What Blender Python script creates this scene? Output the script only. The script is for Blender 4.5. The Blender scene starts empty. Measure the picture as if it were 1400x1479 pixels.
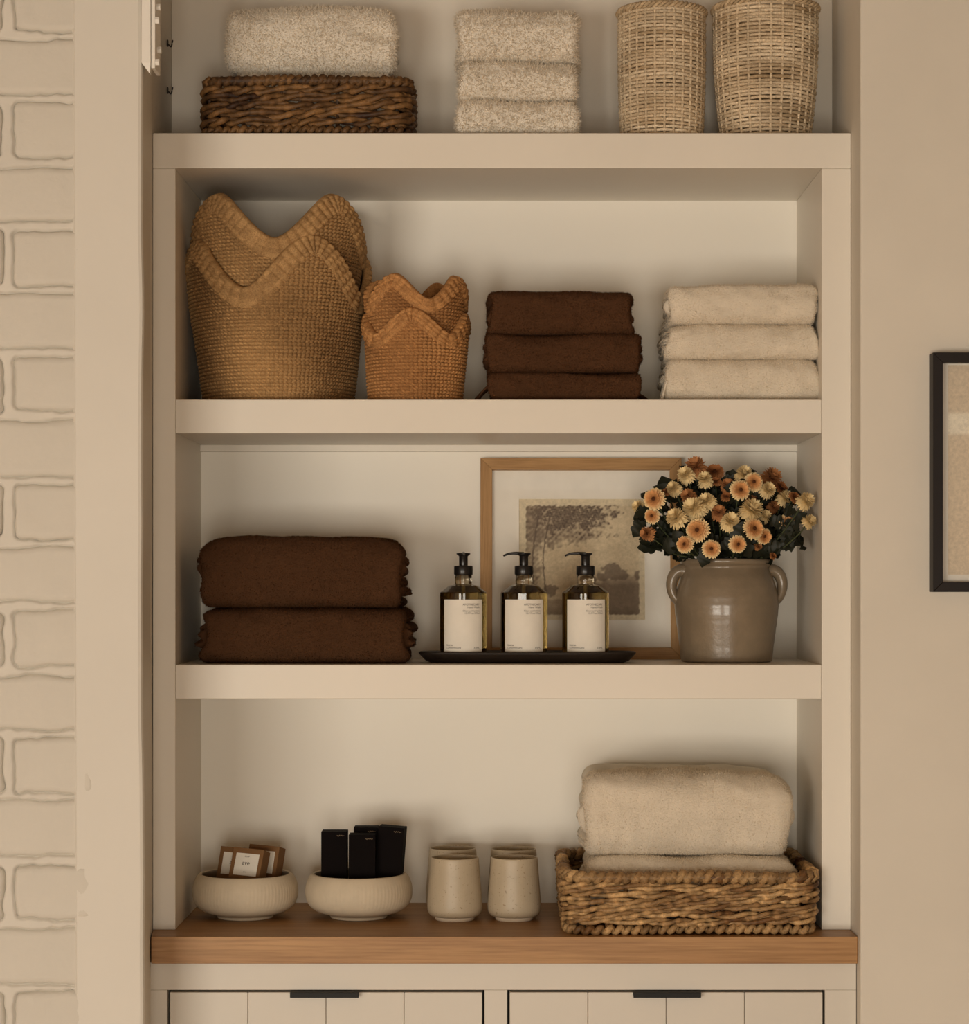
import bpy, math, random
import numpy as np
from mathutils import Vector, Matrix

# ------------------------------------------------------------------ camera
W_PX, H_PX = 1400, 1479
D_CAM = 3.772            # distance of the camera from the bookcase face (plane Y = 0)
S0 = 900.0               # photo pixels per metre on that face
F_PX = S0 * D_CAM
EYE = 1.45
VX, VY = 726.0, 843.0    # vanishing point of the shelf depth lines

scene = bpy.context.scene
C = scene.collection
cam_d = bpy.data.cameras.new('camera')
cam = bpy.data.objects.new('camera', cam_d)
C.objects.link(cam)
cam.location = (0, -D_CAM, EYE)
cam.rotation_euler = (math.pi / 2, 0, 0)
cam_d.sensor_fit = 'HORIZONTAL'
cam_d.sensor_width = 36.0
cam_d.lens = F_PX / W_PX * 36.0
cam_d.shift_x = (W_PX / 2 - VX) / W_PX
cam_d.shift_y = (VY - H_PX / 2) / W_PX
cam_d.clip_start = 0.05
scene.camera = cam

# ------------------------------------------------------------------ light
world = bpy.data.worlds.new('world')
scene.world = world
world.use_nodes = True
world.node_tree.nodes['Background'].inputs[0].default_value = (1.0, 0.88, 0.72, 1)
world.node_tree.nodes['Background'].inputs[1].default_value = 0.3


def window_light(name, loc, rot, sx, sy, power, col):
    l = bpy.data.lights.new(name, 'AREA')
    l.shape = 'RECTANGLE'
    l.size = sx
    l.size_y = sy
    l.energy = power
    l.color = col
    o = bpy.data.objects.new(name, l)
    o.location = loc
    o.rotation_euler = rot
    C.objects.link(o)
    return o


# room extents
RX0, RX1, RY0, RZ1 = -3.6, 2.3, -5.2, 2.75
# two windows in the wall behind the camera: x0, x1, z0, z1 at Y = RY0
WINDOWS = [(-3.2, -1.15, 0.10, 1.50), (-0.45, 0.65, 0.10, 1.50)]
WARM = (1.0, 0.915, 0.79)
DAY = 41.0               # watts per square metre of window
for wx0, wx1, wz0, wz1 in WINDOWS:
    window_light('daylight', ((wx0 + wx1) / 2, RY0 - 0.16, (wz0 + wz1) / 2), (math.pi / 2, 0, 0),
                 wx1 - wx0, wz1 - wz0, DAY * (wx1 - wx0) * (wz1 - wz0), WARM)

vs = scene.view_settings
vs.view_transform = 'Standard'
vs.look = 'None'
vs.gamma = 1.0
vs.use_curve_mapping = False
vs.exposure = 0.23

# ------------------------------------------------------------------ helpers
rng = np.random.default_rng(7)
random.seed(7)


def s_at(Y):
    return F_PX / (D_CAM + Y)


def XP(px, Y=0.0):
    return (px - VX) / s_at(Y)


def ZP(py, Y=0.0):
    return EYE + (VY - py) / s_at(Y)


def snoise(p, freq, seed, octs=6):
    """smooth pseudo noise in [-1, 1] from a handful of sines"""
    r = np.random.default_rng(seed)
    p = np.asarray(p, float)
    out = np.zeros(len(p))
    for _ in range(octs):
        d = r.normal(size=3)
        d /= np.linalg.norm(d)
        f = freq * r.uniform(0.6, 1.6)
        out += np.sin(p @ (d * f * 2 * math.pi) + r.uniform(0, 6.28))
    return out / math.sqrt(octs) / 1.3


class MB:
    """collects vertices, faces and vertex colours and links them as ONE mesh object"""

    def __init__(self):
        self.v = []
        self.f = []
        self.c = []
        self.n = 0

    def add(self, verts, faces, col=None):
        verts = np.asarray(verts, float).reshape(-1, 3)
        b = self.n
        self.v.append(verts)
        self.f.extend([tuple(int(i) + b for i in f) for f in faces])
        if col is None:
            col = np.ones((len(verts), 3))
        col = np.asarray(col, float)
        if col.ndim == 1:
            col = np.tile(col, (len(verts), 1))
        self.c.append(col)
        self.n += len(verts)
        return self

    def grid(self, P, closed_u=False, closed_v=False, col=None):
        """P[u, v, 3]"""
        nu, nv = P.shape[:2]
        iu = np.arange(nu if closed_u else nu - 1)
        iv = np.arange(nv if closed_v else nv - 1)
        a, b = np.meshgrid(iu, iv, indexing='ij')
        a2 = (a + 1) % nu
        b2 = (b + 1) % nv
        f = np.stack([a * nv + b, a2 * nv + b, a2 * nv + b2, a * nv + b2], -1).reshape(-1, 4)
        if col is not None:
            col = np.asarray(col, float)
            if col.ndim == 3:
                col = col.reshape(-1, 3)
        return self.add(P.reshape(-1, 3), f.tolist(), col)

    def box(self, x0, x1, y0, y1, z0, z1, M=None):
        v = np.array([(x, y, z) for x in (x0, x1) for y in (y0, y1) for z in (z0, z1)], float)
        if M is not None:
            v = np.array([M @ Vector(p) for p in v])
        f = [(0, 1, 3, 2), (4, 6, 7, 5), (0, 4, 5, 1), (2, 3, 7, 6), (0, 2, 6, 4), (1, 5, 7, 3)]
        return self.add(v, f)

    def lathe(self, prof, seg=64, center=(0, 0, 0), rfun=None):
        prof = np.asarray(prof, float)
        th = np.linspace(0, 2 * math.pi, seg, endpoint=False)
        r = prof[None, :, 0] * np.ones((seg, 1))
        if rfun is not None:
            r = rfun(th[:, None], prof[None, :, 1], r)
        P = np.stack([r * np.cos(th)[:, None], r * np.sin(th)[:, None], np.tile(prof[:, 1], (seg, 1))], -1)
        return self.grid(P + np.array(center), closed_u=True)

    def tube(self, pts, rad, sides=6, closed=False, col=None, caps=True):
        pts = np.asarray(pts, float)
        n = len(pts)
        rad = np.broadcast_to(np.asarray(rad, float), (n,))
        if closed:
            t = np.roll(pts, -1, 0) - np.roll(pts, 1, 0)
        else:
            t = np.gradient(pts, axis=0)
        t /= np.linalg.norm(t, axis=1, keepdims=True) + 1e-12
        ref = np.array([0.0, 0.0, 1.0])
        a = np.cross(t, ref)
        bad = np.linalg.norm(a, axis=1) < 0.2
        if bad.any():
            a[bad] = np.cross(t[bad], np.array([1.0, 0, 0.01]))
        a /= np.linalg.norm(a, axis=1, keepdims=True)
        b = np.cross(t, a)
        an = np.linspace(0, 2 * math.pi, sides, endpoint=False)
        P = pts[:, None] + rad[:, None, None] * (np.cos(an)[None, :, None] * a[:, None] + np.sin(an)[None, :, None] * b[:, None])
        if col is not None:
            col = np.asarray(col, float)
            if col.ndim == 2:
                col = np.repeat(col[:, None], sides, 1)
        b0 = self.n
        self.grid(P, closed_u=closed, closed_v=True, col=col)
        if caps and not closed:
            self.f.append(tuple(b0 + i for i in range(sides))[::-1])
            self.f.append(tuple(b0 + (n - 1) * sides + i for i in range(sides)))
        return self

    def mesh(self, name, mat, smooth=True):
        v = np.concatenate(self.v)
        me = bpy.data.meshes.new(name)
        me.from_pydata(v.tolist(), [], self.f)
        ca = me.color_attributes.new('Col', 'FLOAT_COLOR', 'POINT')
        c = np.concatenate(self.c)
        ca.data.foreach_set('color', np.concatenate([c, np.ones((len(c), 1))], 1).astype(np.float32).ravel())
        if smooth:
            me.polygons.foreach_set('use_smooth', np.ones(len(me.polygons), bool))
        me.materials.append(mat)
        me.update()
        return me

    def build(self, name, mat, parent=None, smooth=False, bevel=0.0, segs=2):
        me = self.mesh(name, mat, smooth)
        o = bpy.data.objects.new(name, me)
        C.objects.link(o)
        if parent is not None:
            o.parent = parent
        if bevel > 0:
            m = o.modifiers.new('bevel', 'BEVEL')
            m.width = bevel
            m.segments = segs
            m.limit_method = 'ANGLE'
            m.angle_limit = math.radians(40)
            if not smooth:
                me.polygons.foreach_set('use_smooth', np.ones(len(me.polygons), bool))
                m.harden_normals = True
        return o


def tag(o, label=None, cat=None, group=None, kind=None):
    if label:
        o['label'] = label
    if cat:
        o['category'] = cat
    if group:
        o['group'] = group
    if kind:
        o['kind'] = kind
    return o


def thing(name, label, cat, loc=(0, 0, 0), rz=0.0, group=None):
    o = bpy.data.objects.new(name, None)
    C.objects.link(o)
    o.empty_display_size = 0.05
    o.location = loc
    o.rotation_euler = (0, 0, rz)
    return tag(o, label, cat, group)


def bx(name, mat, parent, x0, x1, y0, y1, z0, z1, bevel=0.0):
    return MB().box(x0, x1, y0, y1, z0, z1).build(name, mat, parent, bevel=bevel)


# ------------------------------------------------------------------ materials
def lin(r, g, b):
    f = lambda c: ((c / 255 + 0.055) / 1.055) ** 2.4 if c > 10 else c / 255 / 12.92
    return (f(r), f(g), f(b))


def alb(r, g, b):
    """surface colour that reads as this sRGB value under the warm window light"""
    c = lin(r, g, b)
    return (min(0.9, c[0] / 0.70), min(0.9, c[1] / 0.615), min(0.9, c[2] / 0.50))


class Mat:
    def __init__(self, name, rough=0.6, spec=0.4):
        self.m = bpy.data.materials.new(name)
        self.m.use_nodes = True
        self.t = self.m.node_tree
        self.b = self.t.nodes['Principled BSDF']
        self.b.inputs['Roughness'].default_value = rough
        self.b.inputs['Specular IOR Level'].default_value = spec
        self.co = None

    def node(self, typ, **kw):
        n = self.t.nodes.new(typ)
        for k, v in kw.items():
            if hasattr(n, k):
                setattr(n, k, v)
            else:
                n.inputs[k].default_value = v
        return n

    def link(self, a, b):
        self.t.links.new(a, b)

    def coord(self, scale=(1, 1, 1), kind='Object'):
        tc = self.node('ShaderNodeTexCoord')
        mp = self.node('ShaderNodeMapping')
        mp.inputs['Scale'].default_value = scale
        self.link(tc.outputs[kind], mp.inputs['Vector'])
        return mp.outputs['Vector']

    def noise(self, scale, detail=3, rough=0.5, vec=None):
        n = self.node('ShaderNodeTexNoise')
        n.inputs['Scale'].default_value = scale
        n.inputs['Detail'].default_value = detail
        n.inputs['Roughness'].default_value = rough
        self.link(vec if vec is not None else self.coord(), n.inputs['Vector'])
        return n.outputs['Fac']

    def ramp(self, fac, stops):
        r = self.node('ShaderNodeValToRGB')
        els = r.color_ramp.elements
        while len(els) < len(stops):
            els.new(0.5)
        for e, (p, c) in zip(els, stops):
            e.position = p
            e.color = (*c, 1)
        self.link(fac, r.inputs['Fac'])
        return r.outputs['Color']

    def mul(self, a, b, fac=1.0, mode='MULTIPLY'):
        m = self.node('ShaderNodeMix')
        m.data_type = 'RGBA'
        m.blend_type = mode
        m.inputs[0].default_value = fac
        for s, i in ((a, 6), (b, 7)):
            if isinstance(s, tuple):
                m.inputs[i].default_value = (*s, 1)
            else:
                self.link(s, m.inputs[i])
        return m.outputs[2]

    def attr(self):
        a = self.node('ShaderNodeAttribute')
        a.attribute_name = 'Col'
        return a.outputs['Color']

    def color(self, c):
        if isinstance(c, tuple):
            self.b.inputs['Base Color'].default_value = (*c, 1)
        else:
            self.link(c, self.b.inputs['Base Color'])
        return self

    def bump(self, h, strength=0.3, dist=0.002):
        b = self.node('ShaderNodeBump')
        b.inputs['Strength'].default_value = strength
        b.inputs['Distance'].default_value = dist
        self.link(h, b.inputs['Height'])
        prev = self.b.inputs['Normal'].links
        if prev:
            self.link(prev[0].from_socket, b.inputs['Normal'])
        self.link(b.outputs['Normal'], self.b.inputs['Normal'])
        return self


def vary(c, a):
    return tuple(min(1, x * a) for x in c)


def paint(name, c, rough=0.55, bump=0.12, sc=60, var=0.06):
    m = Mat(name, rough, 0.35)
    m.color(m.ramp(m.noise(3.5, 4), [(0.25, vary(c, 1 - var)), (0.75, vary(c, 1 + var))]))
    m.bump(m.noise(sc, 4), bump, 0.002)
    return m.m


M_PAINT = paint('bookcase_paint', (0.775, 0.72, 0.63), 0.42, 0.05, 90, 0.03)
M_BACK = paint('back_panel_paint', (0.89, 0.845, 0.755), 0.6, 0.06, 40, 0.02)
M_CAB = paint('cabinet_paint', (0.655, 0.61, 0.535), 0.42, 0.05, 90, 0.02)
M_PLASTER = paint('plaster_paint', (0.695, 0.645, 0.56), 0.75, 0.25, 28, 0.05)
M_POST = paint('post_paint', (0.665, 0.625, 0.555), 0.6, 0.35, 18, 0.03)
M_BRICK = paint('brick_paint', (0.615, 0.575, 0.505), 0.7, 0.8, 55, 0.05)
M_MORTAR = paint('mortar_paint', (0.655, 0.615, 0.545), 0.75, 0.9, 40, 0.05)
M_ROOM = paint('room_paint', (0.55, 0.45, 0.335), 0.8, 0.1, 40, 0.02)
M_CEIL = paint('ceiling_boards', (0.40, 0.31, 0.22), 0.8, 0.1, 40, 0.04)
M_IRONPAINT = paint('painted_iron', (0.80, 0.76, 0.69), 0.5, 0.3, 80, 0.04)


def oak(name, light, dark, sc=1.0, rough=0.45, axis=0):
    m = Mat(name, rough, 0.35)
    s = [16, 16, 16]
    s[axis] = 1.3
    v = m.coord(tuple(x * sc for x in s))
    n1 = m.noise(2.2, 5, 0.6, v)
    s2 = [120, 120, 120]
    s2[axis] = 4
    v2 = m.coord(tuple(x * sc for x in s2))
    n2 = m.noise(2.0, 3, 0.6, v2)
    c1 = m.ramp(n1, [(0.3, dark), (0.7, light)])
    c2 = m.ramp(n2, [(0.3, (0.72, 0.68, 0.62)), (0.6, (1, 1, 1))])
    m.color(m.mul(c1, c2))
    m.bump(n2, 0.12, 0.001)
    return m.m


M_WORKTOP = oak('oak_worktop', (0.46, 0.255, 0.100), (0.345, 0.175, 0.062))
M_FRAMEOAK_X = oak('oak_frame', (0.50, 0.295, 0.125), (0.40, 0.22, 0.085), 1.6, 0.5, 0)
M_FRAMEOAK_Z = oak('oak_frame_upright', (0.50, 0.295, 0.125), (0.40, 0.22, 0.085), 1.6, 0.5, 2)
M_FLOOR = oak('oak_floor', (0.60, 0.43, 0.26), (0.50, 0.34, 0.19), 0.4, 0.5, 1)
M_TRAY = oak('dark_stained_wood', (0.030, 0.020, 0.015), (0.012, 0.008, 0.006), 1.2, 0.45)


def terry(name, c, bump=0.8):
    m = Mat(name, 0.95, 0.12)
    g = m.node('ShaderNodeNewGeometry')
    c1 = m.ramp(m.noise(26, 4, 0.6), [(0.3, vary(c, 0.93)), (0.7, vary(c, 1.06))])
    c2 = m.ramp(g.outputs['Random Per Island'], [(0.0, (0.90, 0.90, 0.90)), (1.0, (1.0, 1.0, 1.0))])
    m.color(m.mul(c1, c2))
    m.b.inputs['Sheen Weight'].default_value = 0.15
    m.b.inputs['Sheen Roughness'].default_value = 0.5
    m.b.inputs['Sheen Tint'].default_value = (*[min(1, x * 2.0) for x in c], 1)
    m.bump(m.noise(420, 3, 0.7), bump, 0.003)
    return m.m


def pile_mat(name, c):
    m = Mat(name)
    t = m.t
    g = m.node('ShaderNodeNewGeometry')
    col = m.ramp(g.outputs['Random Per Island'], [(0.0, vary(c, 0.86)), (1.0, vary(c, 1.05))])
    d = m.node('ShaderNodeBsdfDiffuse')
    tr = m.node('ShaderNodeBsdfTranslucent')
    mx = m.node('ShaderNodeMixShader')
    mx.inputs[0].default_value = 0.5
    for n in (d, tr):
        m.link(col, n.inputs['Color'])
    m.link(d.outputs[0], mx.inputs[1])
    m.link(tr.outputs[0], mx.inputs[2])
    out = [n for n in t.nodes if n.type == 'OUTPUT_MATERIAL'][0]
    m.link(mx.outputs[0], out.inputs[0])
    return m.m


M_TWHITE = terry('white_terry', (0.88, 0.81, 0.70))
PILE = {}
M_TCREAM = terry('cream_terry', (0.84, 0.745, 0.605))
M_TBROWN = terry('brown_terry', (0.090, 0.040, 0.0180))
M_TBROWN2 = terry('brown_bath_terry', (0.082, 0.037, 0.0165))
for _mt, _c in ((M_TWHITE, (0.92, 0.85, 0.74)), (M_TCREAM, (0.88, 0.785, 0.645)), (M_TBROWN, (0.105, 0.048, 0.021)), (M_TBROWN2, (0.097, 0.045, 0.0195))):
    PILE[_mt.name] = pile_mat(_mt.name + '_pile', _c)


def straw(name, rough=0.7, fib=300, bump=0.5, spec=0.25):
    m = Mat(name, rough, spec)
    n = m.noise(fib, 3, 0.6)
    m.color(m.mul(m.attr(), m.ramp(n, [(0.3, (0.62, 0.58, 0.52)), (0.7, (1.12, 1.08, 1.0))])))
    m.bump(n, bump, 0.0015)
    return m.m


M_STRAW = straw('woven_hyacinth', 0.55, 260, 0.6, 0.35)
M_SEAGRASS = straw('seagrass', 0.75, 420, 0.5)
M_WICKER = straw('wicker', 0.7, 350, 0.4)


def ceramic(name, c, rough, speck=0.0, bump=0.1, coat=0.0, var=0.08):
    m = Mat(name, rough, 0.45)
    col = m.ramp(m.noise(18, 5, 0.65), [(0.3, vary(c, 1 - var)), (0.7, vary(c, 1 + var))])
    if speck > 0:
        sp = m.ramp(m.noise(260, 2, 0.5), [(0.26, (0.62, 0.56, 0.48)), (0.26 + speck, (1, 1, 1))])
        col = m.mul(col, sp)
    m.color(col)
    m.bump(m.noise(120, 4, 0.6), bump, 0.002)
    m.b.inputs['Coat Weight'].default_value = coat
    m.b.inputs['Coat Roughness'].default_value = 0.12
    return m.m


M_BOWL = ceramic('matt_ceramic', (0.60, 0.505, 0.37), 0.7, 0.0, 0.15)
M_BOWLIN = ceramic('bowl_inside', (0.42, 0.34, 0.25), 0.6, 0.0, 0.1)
M_CUP = ceramic('speckled_stoneware', (0.49, 0.405, 0.285), 0.42, 0.10, 0.15)
M_CUPFOOT = ceramic('bare_clay', (0.74, 0.62, 0.47), 0.75)
M_CROCK = ceramic('salt_glazed_stoneware', (0.208, 0.160, 0.106), 0.32, 0.0, 0.22, 0.4, 0.17)


def plain(name, c, rough=0.5, spec=0.4):
    m = Mat(name, rough, spec)
    m.color(m.ramp(m.noise(40, 3), [(0.3, vary(c, 0.97)), (0.7, vary(c, 1.03))]))
    return m.m


M_BLACKMETAL = plain('black_metal', (0.010, 0.0095, 0.009), 0.55, 0.25)
M_BLACKFRAME = plain('black_frame', (0.013, 0.009, 0.008), 0.5, 0.25)
M_BLACKPLASTIC = plain('black_plastic', (0.010, 0.009, 0.009), 0.28)
M_BLACKCARD = plain('black_card', (0.005, 0.0032, 0.003), 0.8, 0.08)
M_GAP = plain('gap_shadow_board', (0.03, 0.026, 0.022), 0.9)
M_LABEL = plain('label_paper', (0.80, 0.75, 0.66), 0.7, 0.2)
M_INK = plain('ink', (0.05, 0.035, 0.028), 0.7, 0.2)
M_GOLD = plain('gold_foil', (0.24, 0.17, 0.095), 0.35, 0.5)
M_MATB = plain('mat_board', (0.80, 0.75, 0.665), 0.85, 0.2)
M_KRAFT = plain('kraft_card', (0.210, 0.108, 0.045), 0.75, 0.2)
M_IRON = plain('dark_iron', (0.02, 0.016, 0.013), 0.6)
M_LEAF = plain('leaf', (0.013, 0.015, 0.007), 0.55, 0.35)
M_STEM = plain('stem', (0.045, 0.055, 0.022), 0.6, 0.3)

_m = Mat('petal', 0.75, 0.15)
_m.color(_m.attr())
M_PETAL = _m.m
_m = Mat('printed_paper', 0.85, 0.15)
_m.color(_m.mul(_m.attr(), _m.ramp(_m.noise(160, 4, 0.7), [(0.3, (0.82, 0.82, 0.82)), (0.7, (1.1, 1.1, 1.1))])))
M_PRINT = _m.m


def glass(name, c, rough=0.02, ior=1.45):
    m = Mat(name, rough, 0.5)
    m.color(c)
    m.b.inputs['Transmission Weight'].default_value = 1.0
    m.b.inputs['IOR'].default_value = ior
    return m.m


M_SOAPGLASS = glass('olive_glass', (0.17, 0.11, 0.032))
M_CLEARGLASS = glass('clear_neck_glass', (0.62, 0.55, 0.42), 0.05)


def pane_mat():
    m = bpy.data.materials.new('picture_glass')
    m.use_nodes = True
    t = m.node_tree
    t.nodes.clear()
    out = t.nodes.new('ShaderNodeOutputMaterial')
    tr = t.nodes.new('ShaderNodeBsdfTransparent')
    gl = t.nodes.new('ShaderNodeBsdfGlossy')
    gl.inputs['Roughness'].default_value = 0.03
    fr = t.nodes.new('ShaderNodeFresnel')
    fr.inputs['IOR'].default_value = 1.35
    mx = t.nodes.new('ShaderNodeMixShader')
    t.links.new(fr.outputs[0], mx.inputs[0])
    t.links.new(tr.outputs[0], mx.inputs[1])
    t.links.new(gl.outputs[0], mx.inputs[2])
    t.links.new(mx.outputs[0], out.inputs[0])
    return m


M_PANE = pane_mat()

# ------------------------------------------------------------------ structure
XL, XR = -0.562, 0.560           # niche between post and right wall
YW = -0.095                      # front plane of post and right wall
DEP = 0.32
YTOP = 0.215                     # back of the open top bay


def struct(name, mb, mat, bevel=0.0):
    return tag(mb.build(name, mat, None, bevel=bevel), kind='structure')


struct('floor', MB().box(RX0, RX1, RY0, 0.5, -0.06, 0.0), M_FLOOR)
struct('ceiling', MB().box(RX0 - 0.1, RX1 + 0.1, RY0 - 0.1, 0.5, RZ1, RZ1 + 0.08), M_CEIL)
struct('wall_right', MB().box(XR, RX1 + 0.1, YW, 0.5, 0, RZ1), M_PLASTER, bevel=0.004)
struct('wall_back', MB().box(XL - 0.12, XR, DEP + 0.02, 0.5, 0, RZ1), M_PLASTER)
struct('wall_side_right', MB().box(RX1, RX1 + 0.1, RY0, YW, 0, RZ1), M_ROOM)


wf = MB()
xs_ = [RX0 - 0.1] + [v for w_ in WINDOWS for v in w_[:2]] + [RX1 + 0.1]
for k in range(0, len(xs_), 2):
    wf.box(xs_[k], xs_[k + 1], RY0 - 0.1, RY0, 0, RZ1)
for wx0, wx1, wz0, wz1 in WINDOWS:
    wf.box(wx0, wx1, RY0 - 0.1, RY0, 0, wz0)
    wf.box(wx0, wx1, RY0 - 0.1, RY0, wz1, RZ1)
struct('wall_front', wf, M_ROOM)
struct('wall_side_left', MB().box(RX0 - 0.1, RX0, RY0, 0.5, 0, RZ1), M_ROOM)


def window(n, along, pos, hole, bars):
    h0, h1, z0, z1 = hole
    root = MB()
    t = 0.05

    def b(mb, p, q, za, zb, d=0.03):
        if along == 'x':
            mb.box(p, q, pos - d, pos + d, za, zb)
        else:
            mb.box(pos - d, pos + d, p, q, za, zb)
    b(root, h0, h1, z0, z0 + t)
    b(root, h0, h1, z1 - t, z1)
    b(root, h0, h0 + t, z0 + t, z1 - t)
    b(root, h1 - t, h1, z0 + t, z1 - t)
    w = struct('window_%d' % n, root, M_CAB)
    for k in range(1, bars):
        c = h0 + (h1 - h0) * k / bars
        mb = MB()
        b(mb, c - 0.025, c + 0.025, z0 + t, z1 - t, 0.02)
        mb.build('window_bar', M_CAB, w)
    mb = MB()
    zc = z0 + (z1 - z0) * 0.5
    b(mb, h0 + t, h1 - t, zc - 0.02, zc + 0.02, 0.018)
    mb.build('window_bar', M_CAB, w)


window(1, 'x', RY0 - 0.05, WINDOWS[0], 4)
window(2, 'x', RY0 - 0.05, WINDOWS[1], 3)

YP = -0.235                      # front of the post and of the brick wall
# post: old painted timber beside the niche, slightly uneven edge
PX0 = XP(106, YP)
PZ = np.linspace(0, RZ1, 90)
pw = 0.0016 * snoise(np.stack([PZ * 0, PZ * 0, PZ], 1), 2.2, 3) + 0.0008 * snoise(np.stack([PZ * 0, PZ * 0, PZ], 1), 9, 4)
lean = (PZ - 1.45) * -0.0025
prof = []
for i, z in enumerate(PZ):
    e = XL + pw[i] * 0.6
    f = XP(206.5, YP) + pw[i] + lean[i]
    g = PX0 + lean[i]
    prof.append([(g, 0.4, z), (g, YP + 0.004, z), (g + 0.004, YP, z), (f - 0.006, YP, z), (f - 0.002, YP + 0.002, z),
                 (f, YP + 0.007, z), (min(e, XL), 0.0, z), (XL, 0.4, z)])
struct('trim_1', MB().grid(np.array(prof), closed_v=True), M_POST)

# brick wall left of the post: courses alternate a stretcher and a cut brick beside the post
YB = YP + 0.006
PITCH = 91.6 / s_at(YB)
BW, MJ = 0.222, 0.017
BR = []
for k in range(-6, 25):
    zc = ZP(98, YB) - k * PITCH
    if zc < 0.42 or zc > RZ1 - 0.05:
        continue
    x_r = PX0 + 0.03
    a = x_r - 0.215 if k % 2 == 0 else XP(20, YB) + 0.003 * math.sin(k * 3.1)
    edges = [(a, x_r)]
    xcur = a - MJ
    for _ in range(2):
        edges.append((xcur - BW, xcur))
        xcur -= BW + MJ
    for j, (a, b) in enumerate(edges):
        BR.append((a, b, zc + 0.0015 * math.sin(k * 1.7 + j * 2), PITCH - 0.0145 + 0.002 * math.sin(k * 2.3 + j), k * 5 + j))


def outline_noise(q):
    return 0.0024 * snoise(q, 13, 50) + 0.0012 * snoise(q, 42, 51)


def mortar_patch(x0, x1, z0, z1, nx, nz, carve):
    gx, gz = np.linspace(x0, x1, nx), np.linspace(z0, z1, nz)
    GX, GZ = np.meshgrid(gx, gz, indexing='ij')
    gp = np.stack([GX.ravel(), GX.ravel() * 0, GZ.ravel()], 1)
    gy = YB - 0.0042 + 0.0010 * snoise(gp, 6, 21) + 0.0007 * snoise(gp, 22, 22)
    if carve:
        sd = np.full(len(gp), 1.0)
        wob = outline_noise(gp)
        for (a, b, zc, hh, sd_) in BR:
            dx = np.abs(gp[:, 0] - (a + b) / 2) - (b - a) / 2
            dz = np.abs(gp[:, 2] - zc) - hh / 2
            rr = 0.008
            ox, oz = np.maximum(dx + rr, 0), np.maximum(dz + rr, 0)
            d = np.hypot(ox, oz) + np.minimum(np.maximum(dx + rr, dz + rr), 0) - rr
            sd = np.minimum(sd, d)
        sd = sd + wob
        gy = gy + 0.0100 * np.clip(1 - (sd + 0.0005) / 0.0032, 0, 1) ** 1.3
    return np.stack([GX.ravel(), gy, GZ.ravel()], 1).reshape(nx, nz, 3)


mortar = MB()
XF = -0.98
mortar.grid(mortar_patch(XF, PX0 + 0.004, 0.40, RZ1, 150, 1000, True))
mortar.grid(mortar_patch(RX0, XF, 0.40, RZ1, 60, 60, False))
mortar.grid(mortar_patch(RX0, PX0 + 0.004, 0.0, 0.40, 60, 20, False))
mortar.box(RX0, PX0 + 0.004, YB + 0.016, 0.5, 0, RZ1)
wall_left = struct('wall_left', mortar, M_MORTAR)
wall_left.data.polygons.foreach_set('use_smooth', np.ones(len(wall_left.data.polygons), bool))


def brick_mesh(a, b, zc, h, seed):
    """painted brick face with slumped, chipped edges; front towards -Y"""
    w = b - a
    nx, nz = 26, 13
    us = np.sin(np.linspace(-1, 1, nx) * math.pi / 2)
    vs_ = np.sin(np.linspace(-1, 1, nz) * math.pi / 2)
    us = np.sign(us) * np.abs(us) ** 0.85
    vs_ = np.sign(vs_) * np.abs(vs_) ** 0.85
    U, V = np.meshgrid(us, vs_, indexing='ij')
    X, Z = U * w / 2, V * h / 2
    # pull the corners in to a 9 mm radius
    rr = 0.009
    ox, oz = np.maximum(np.abs(X) - w / 2 + rr, 0), np.maximum(np.abs(Z) - h / 2 + rr, 0)
    hyp = np.hypot(ox, oz)
    sc = np.where(hyp > 1e-9, np.maximum(ox, oz) / np.maximum(hyp, 1e-9), 1.0)
    X = X - np.sign(X) * ox * (1 - sc)
    Z = Z - np.sign(Z) * oz * (1 - sc)
    dx, dz = w / 2 - np.abs(U) * w / 2, h / 2 - np.abs(V) * h / 2
    d = np.minimum(dx, dz).ravel()
    p = np.stack([X.ravel(), X.ravel() * 0, Z.ravel()], 1)
    q = p + np.array([(a + b) / 2, 0, zc])
    push = outline_noise(q) * np.clip(1 - d / 0.02, 0, 1)
    p[:, 2] -= push * np.sign(p[:, 2]) * (dz.ravel() <= dx.ravel())
    p[:, 0] -= push * np.sign(p[:, 0]) * (dx.ravel() < dz.ravel())
    e = np.clip(d / 0.0055, 0, 1)
    dome = np.sqrt(1 - (1 - e) ** 2)
    p[:, 1] = -0.0095 * dome + 0.0050 + 0.0009 * snoise(q, 12, 53) + 0.0006 * snoise(q, 45, 54) + 0.0012 * math.sin(seed * 1.9)
    return MB().grid(p.reshape(nx, nz, 3)).mesh('brick', M_BRICK)


for (a, b, zc, hh, sd_) in BR:
    o = bpy.data.objects.new('brick', brick_mesh(a, b, zc, hh, sd_))
    o.location = ((a + b) / 2, YB, zc)
    C.objects.link(o)
    o.parent = wall_left

# ------------------------------------------------------------------ built-in bookcase
bc = thing('built_in_bookcase', 'cream painted built-in bookcase with four deep shelves between post and plaster wall', 'bookcase',
           ((XL + XR) / 2, 0, ZP(1343)))
OX, OZ = (XL + XR) / 2, ZP(1343)
IL, IR = XP(253.5), XP(1187)
ZC = ZP(1343)                    # worktop surface
ZS = [(ZP(243), ZP(192)), (ZP(626), ZP(577)), (ZP(1009.5), ZP(960))]


def bcb(name, x0, x1, y0, y1, z0, z1, bevel=0.0015):
    return bx(name, M_BACK if name == 'back_panel' and z0 < 1.5 else M_PAINT, bc, x0 - OX, x1 - OX, y0, y1, z0 - OZ, z1 - OZ, bevel)


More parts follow.
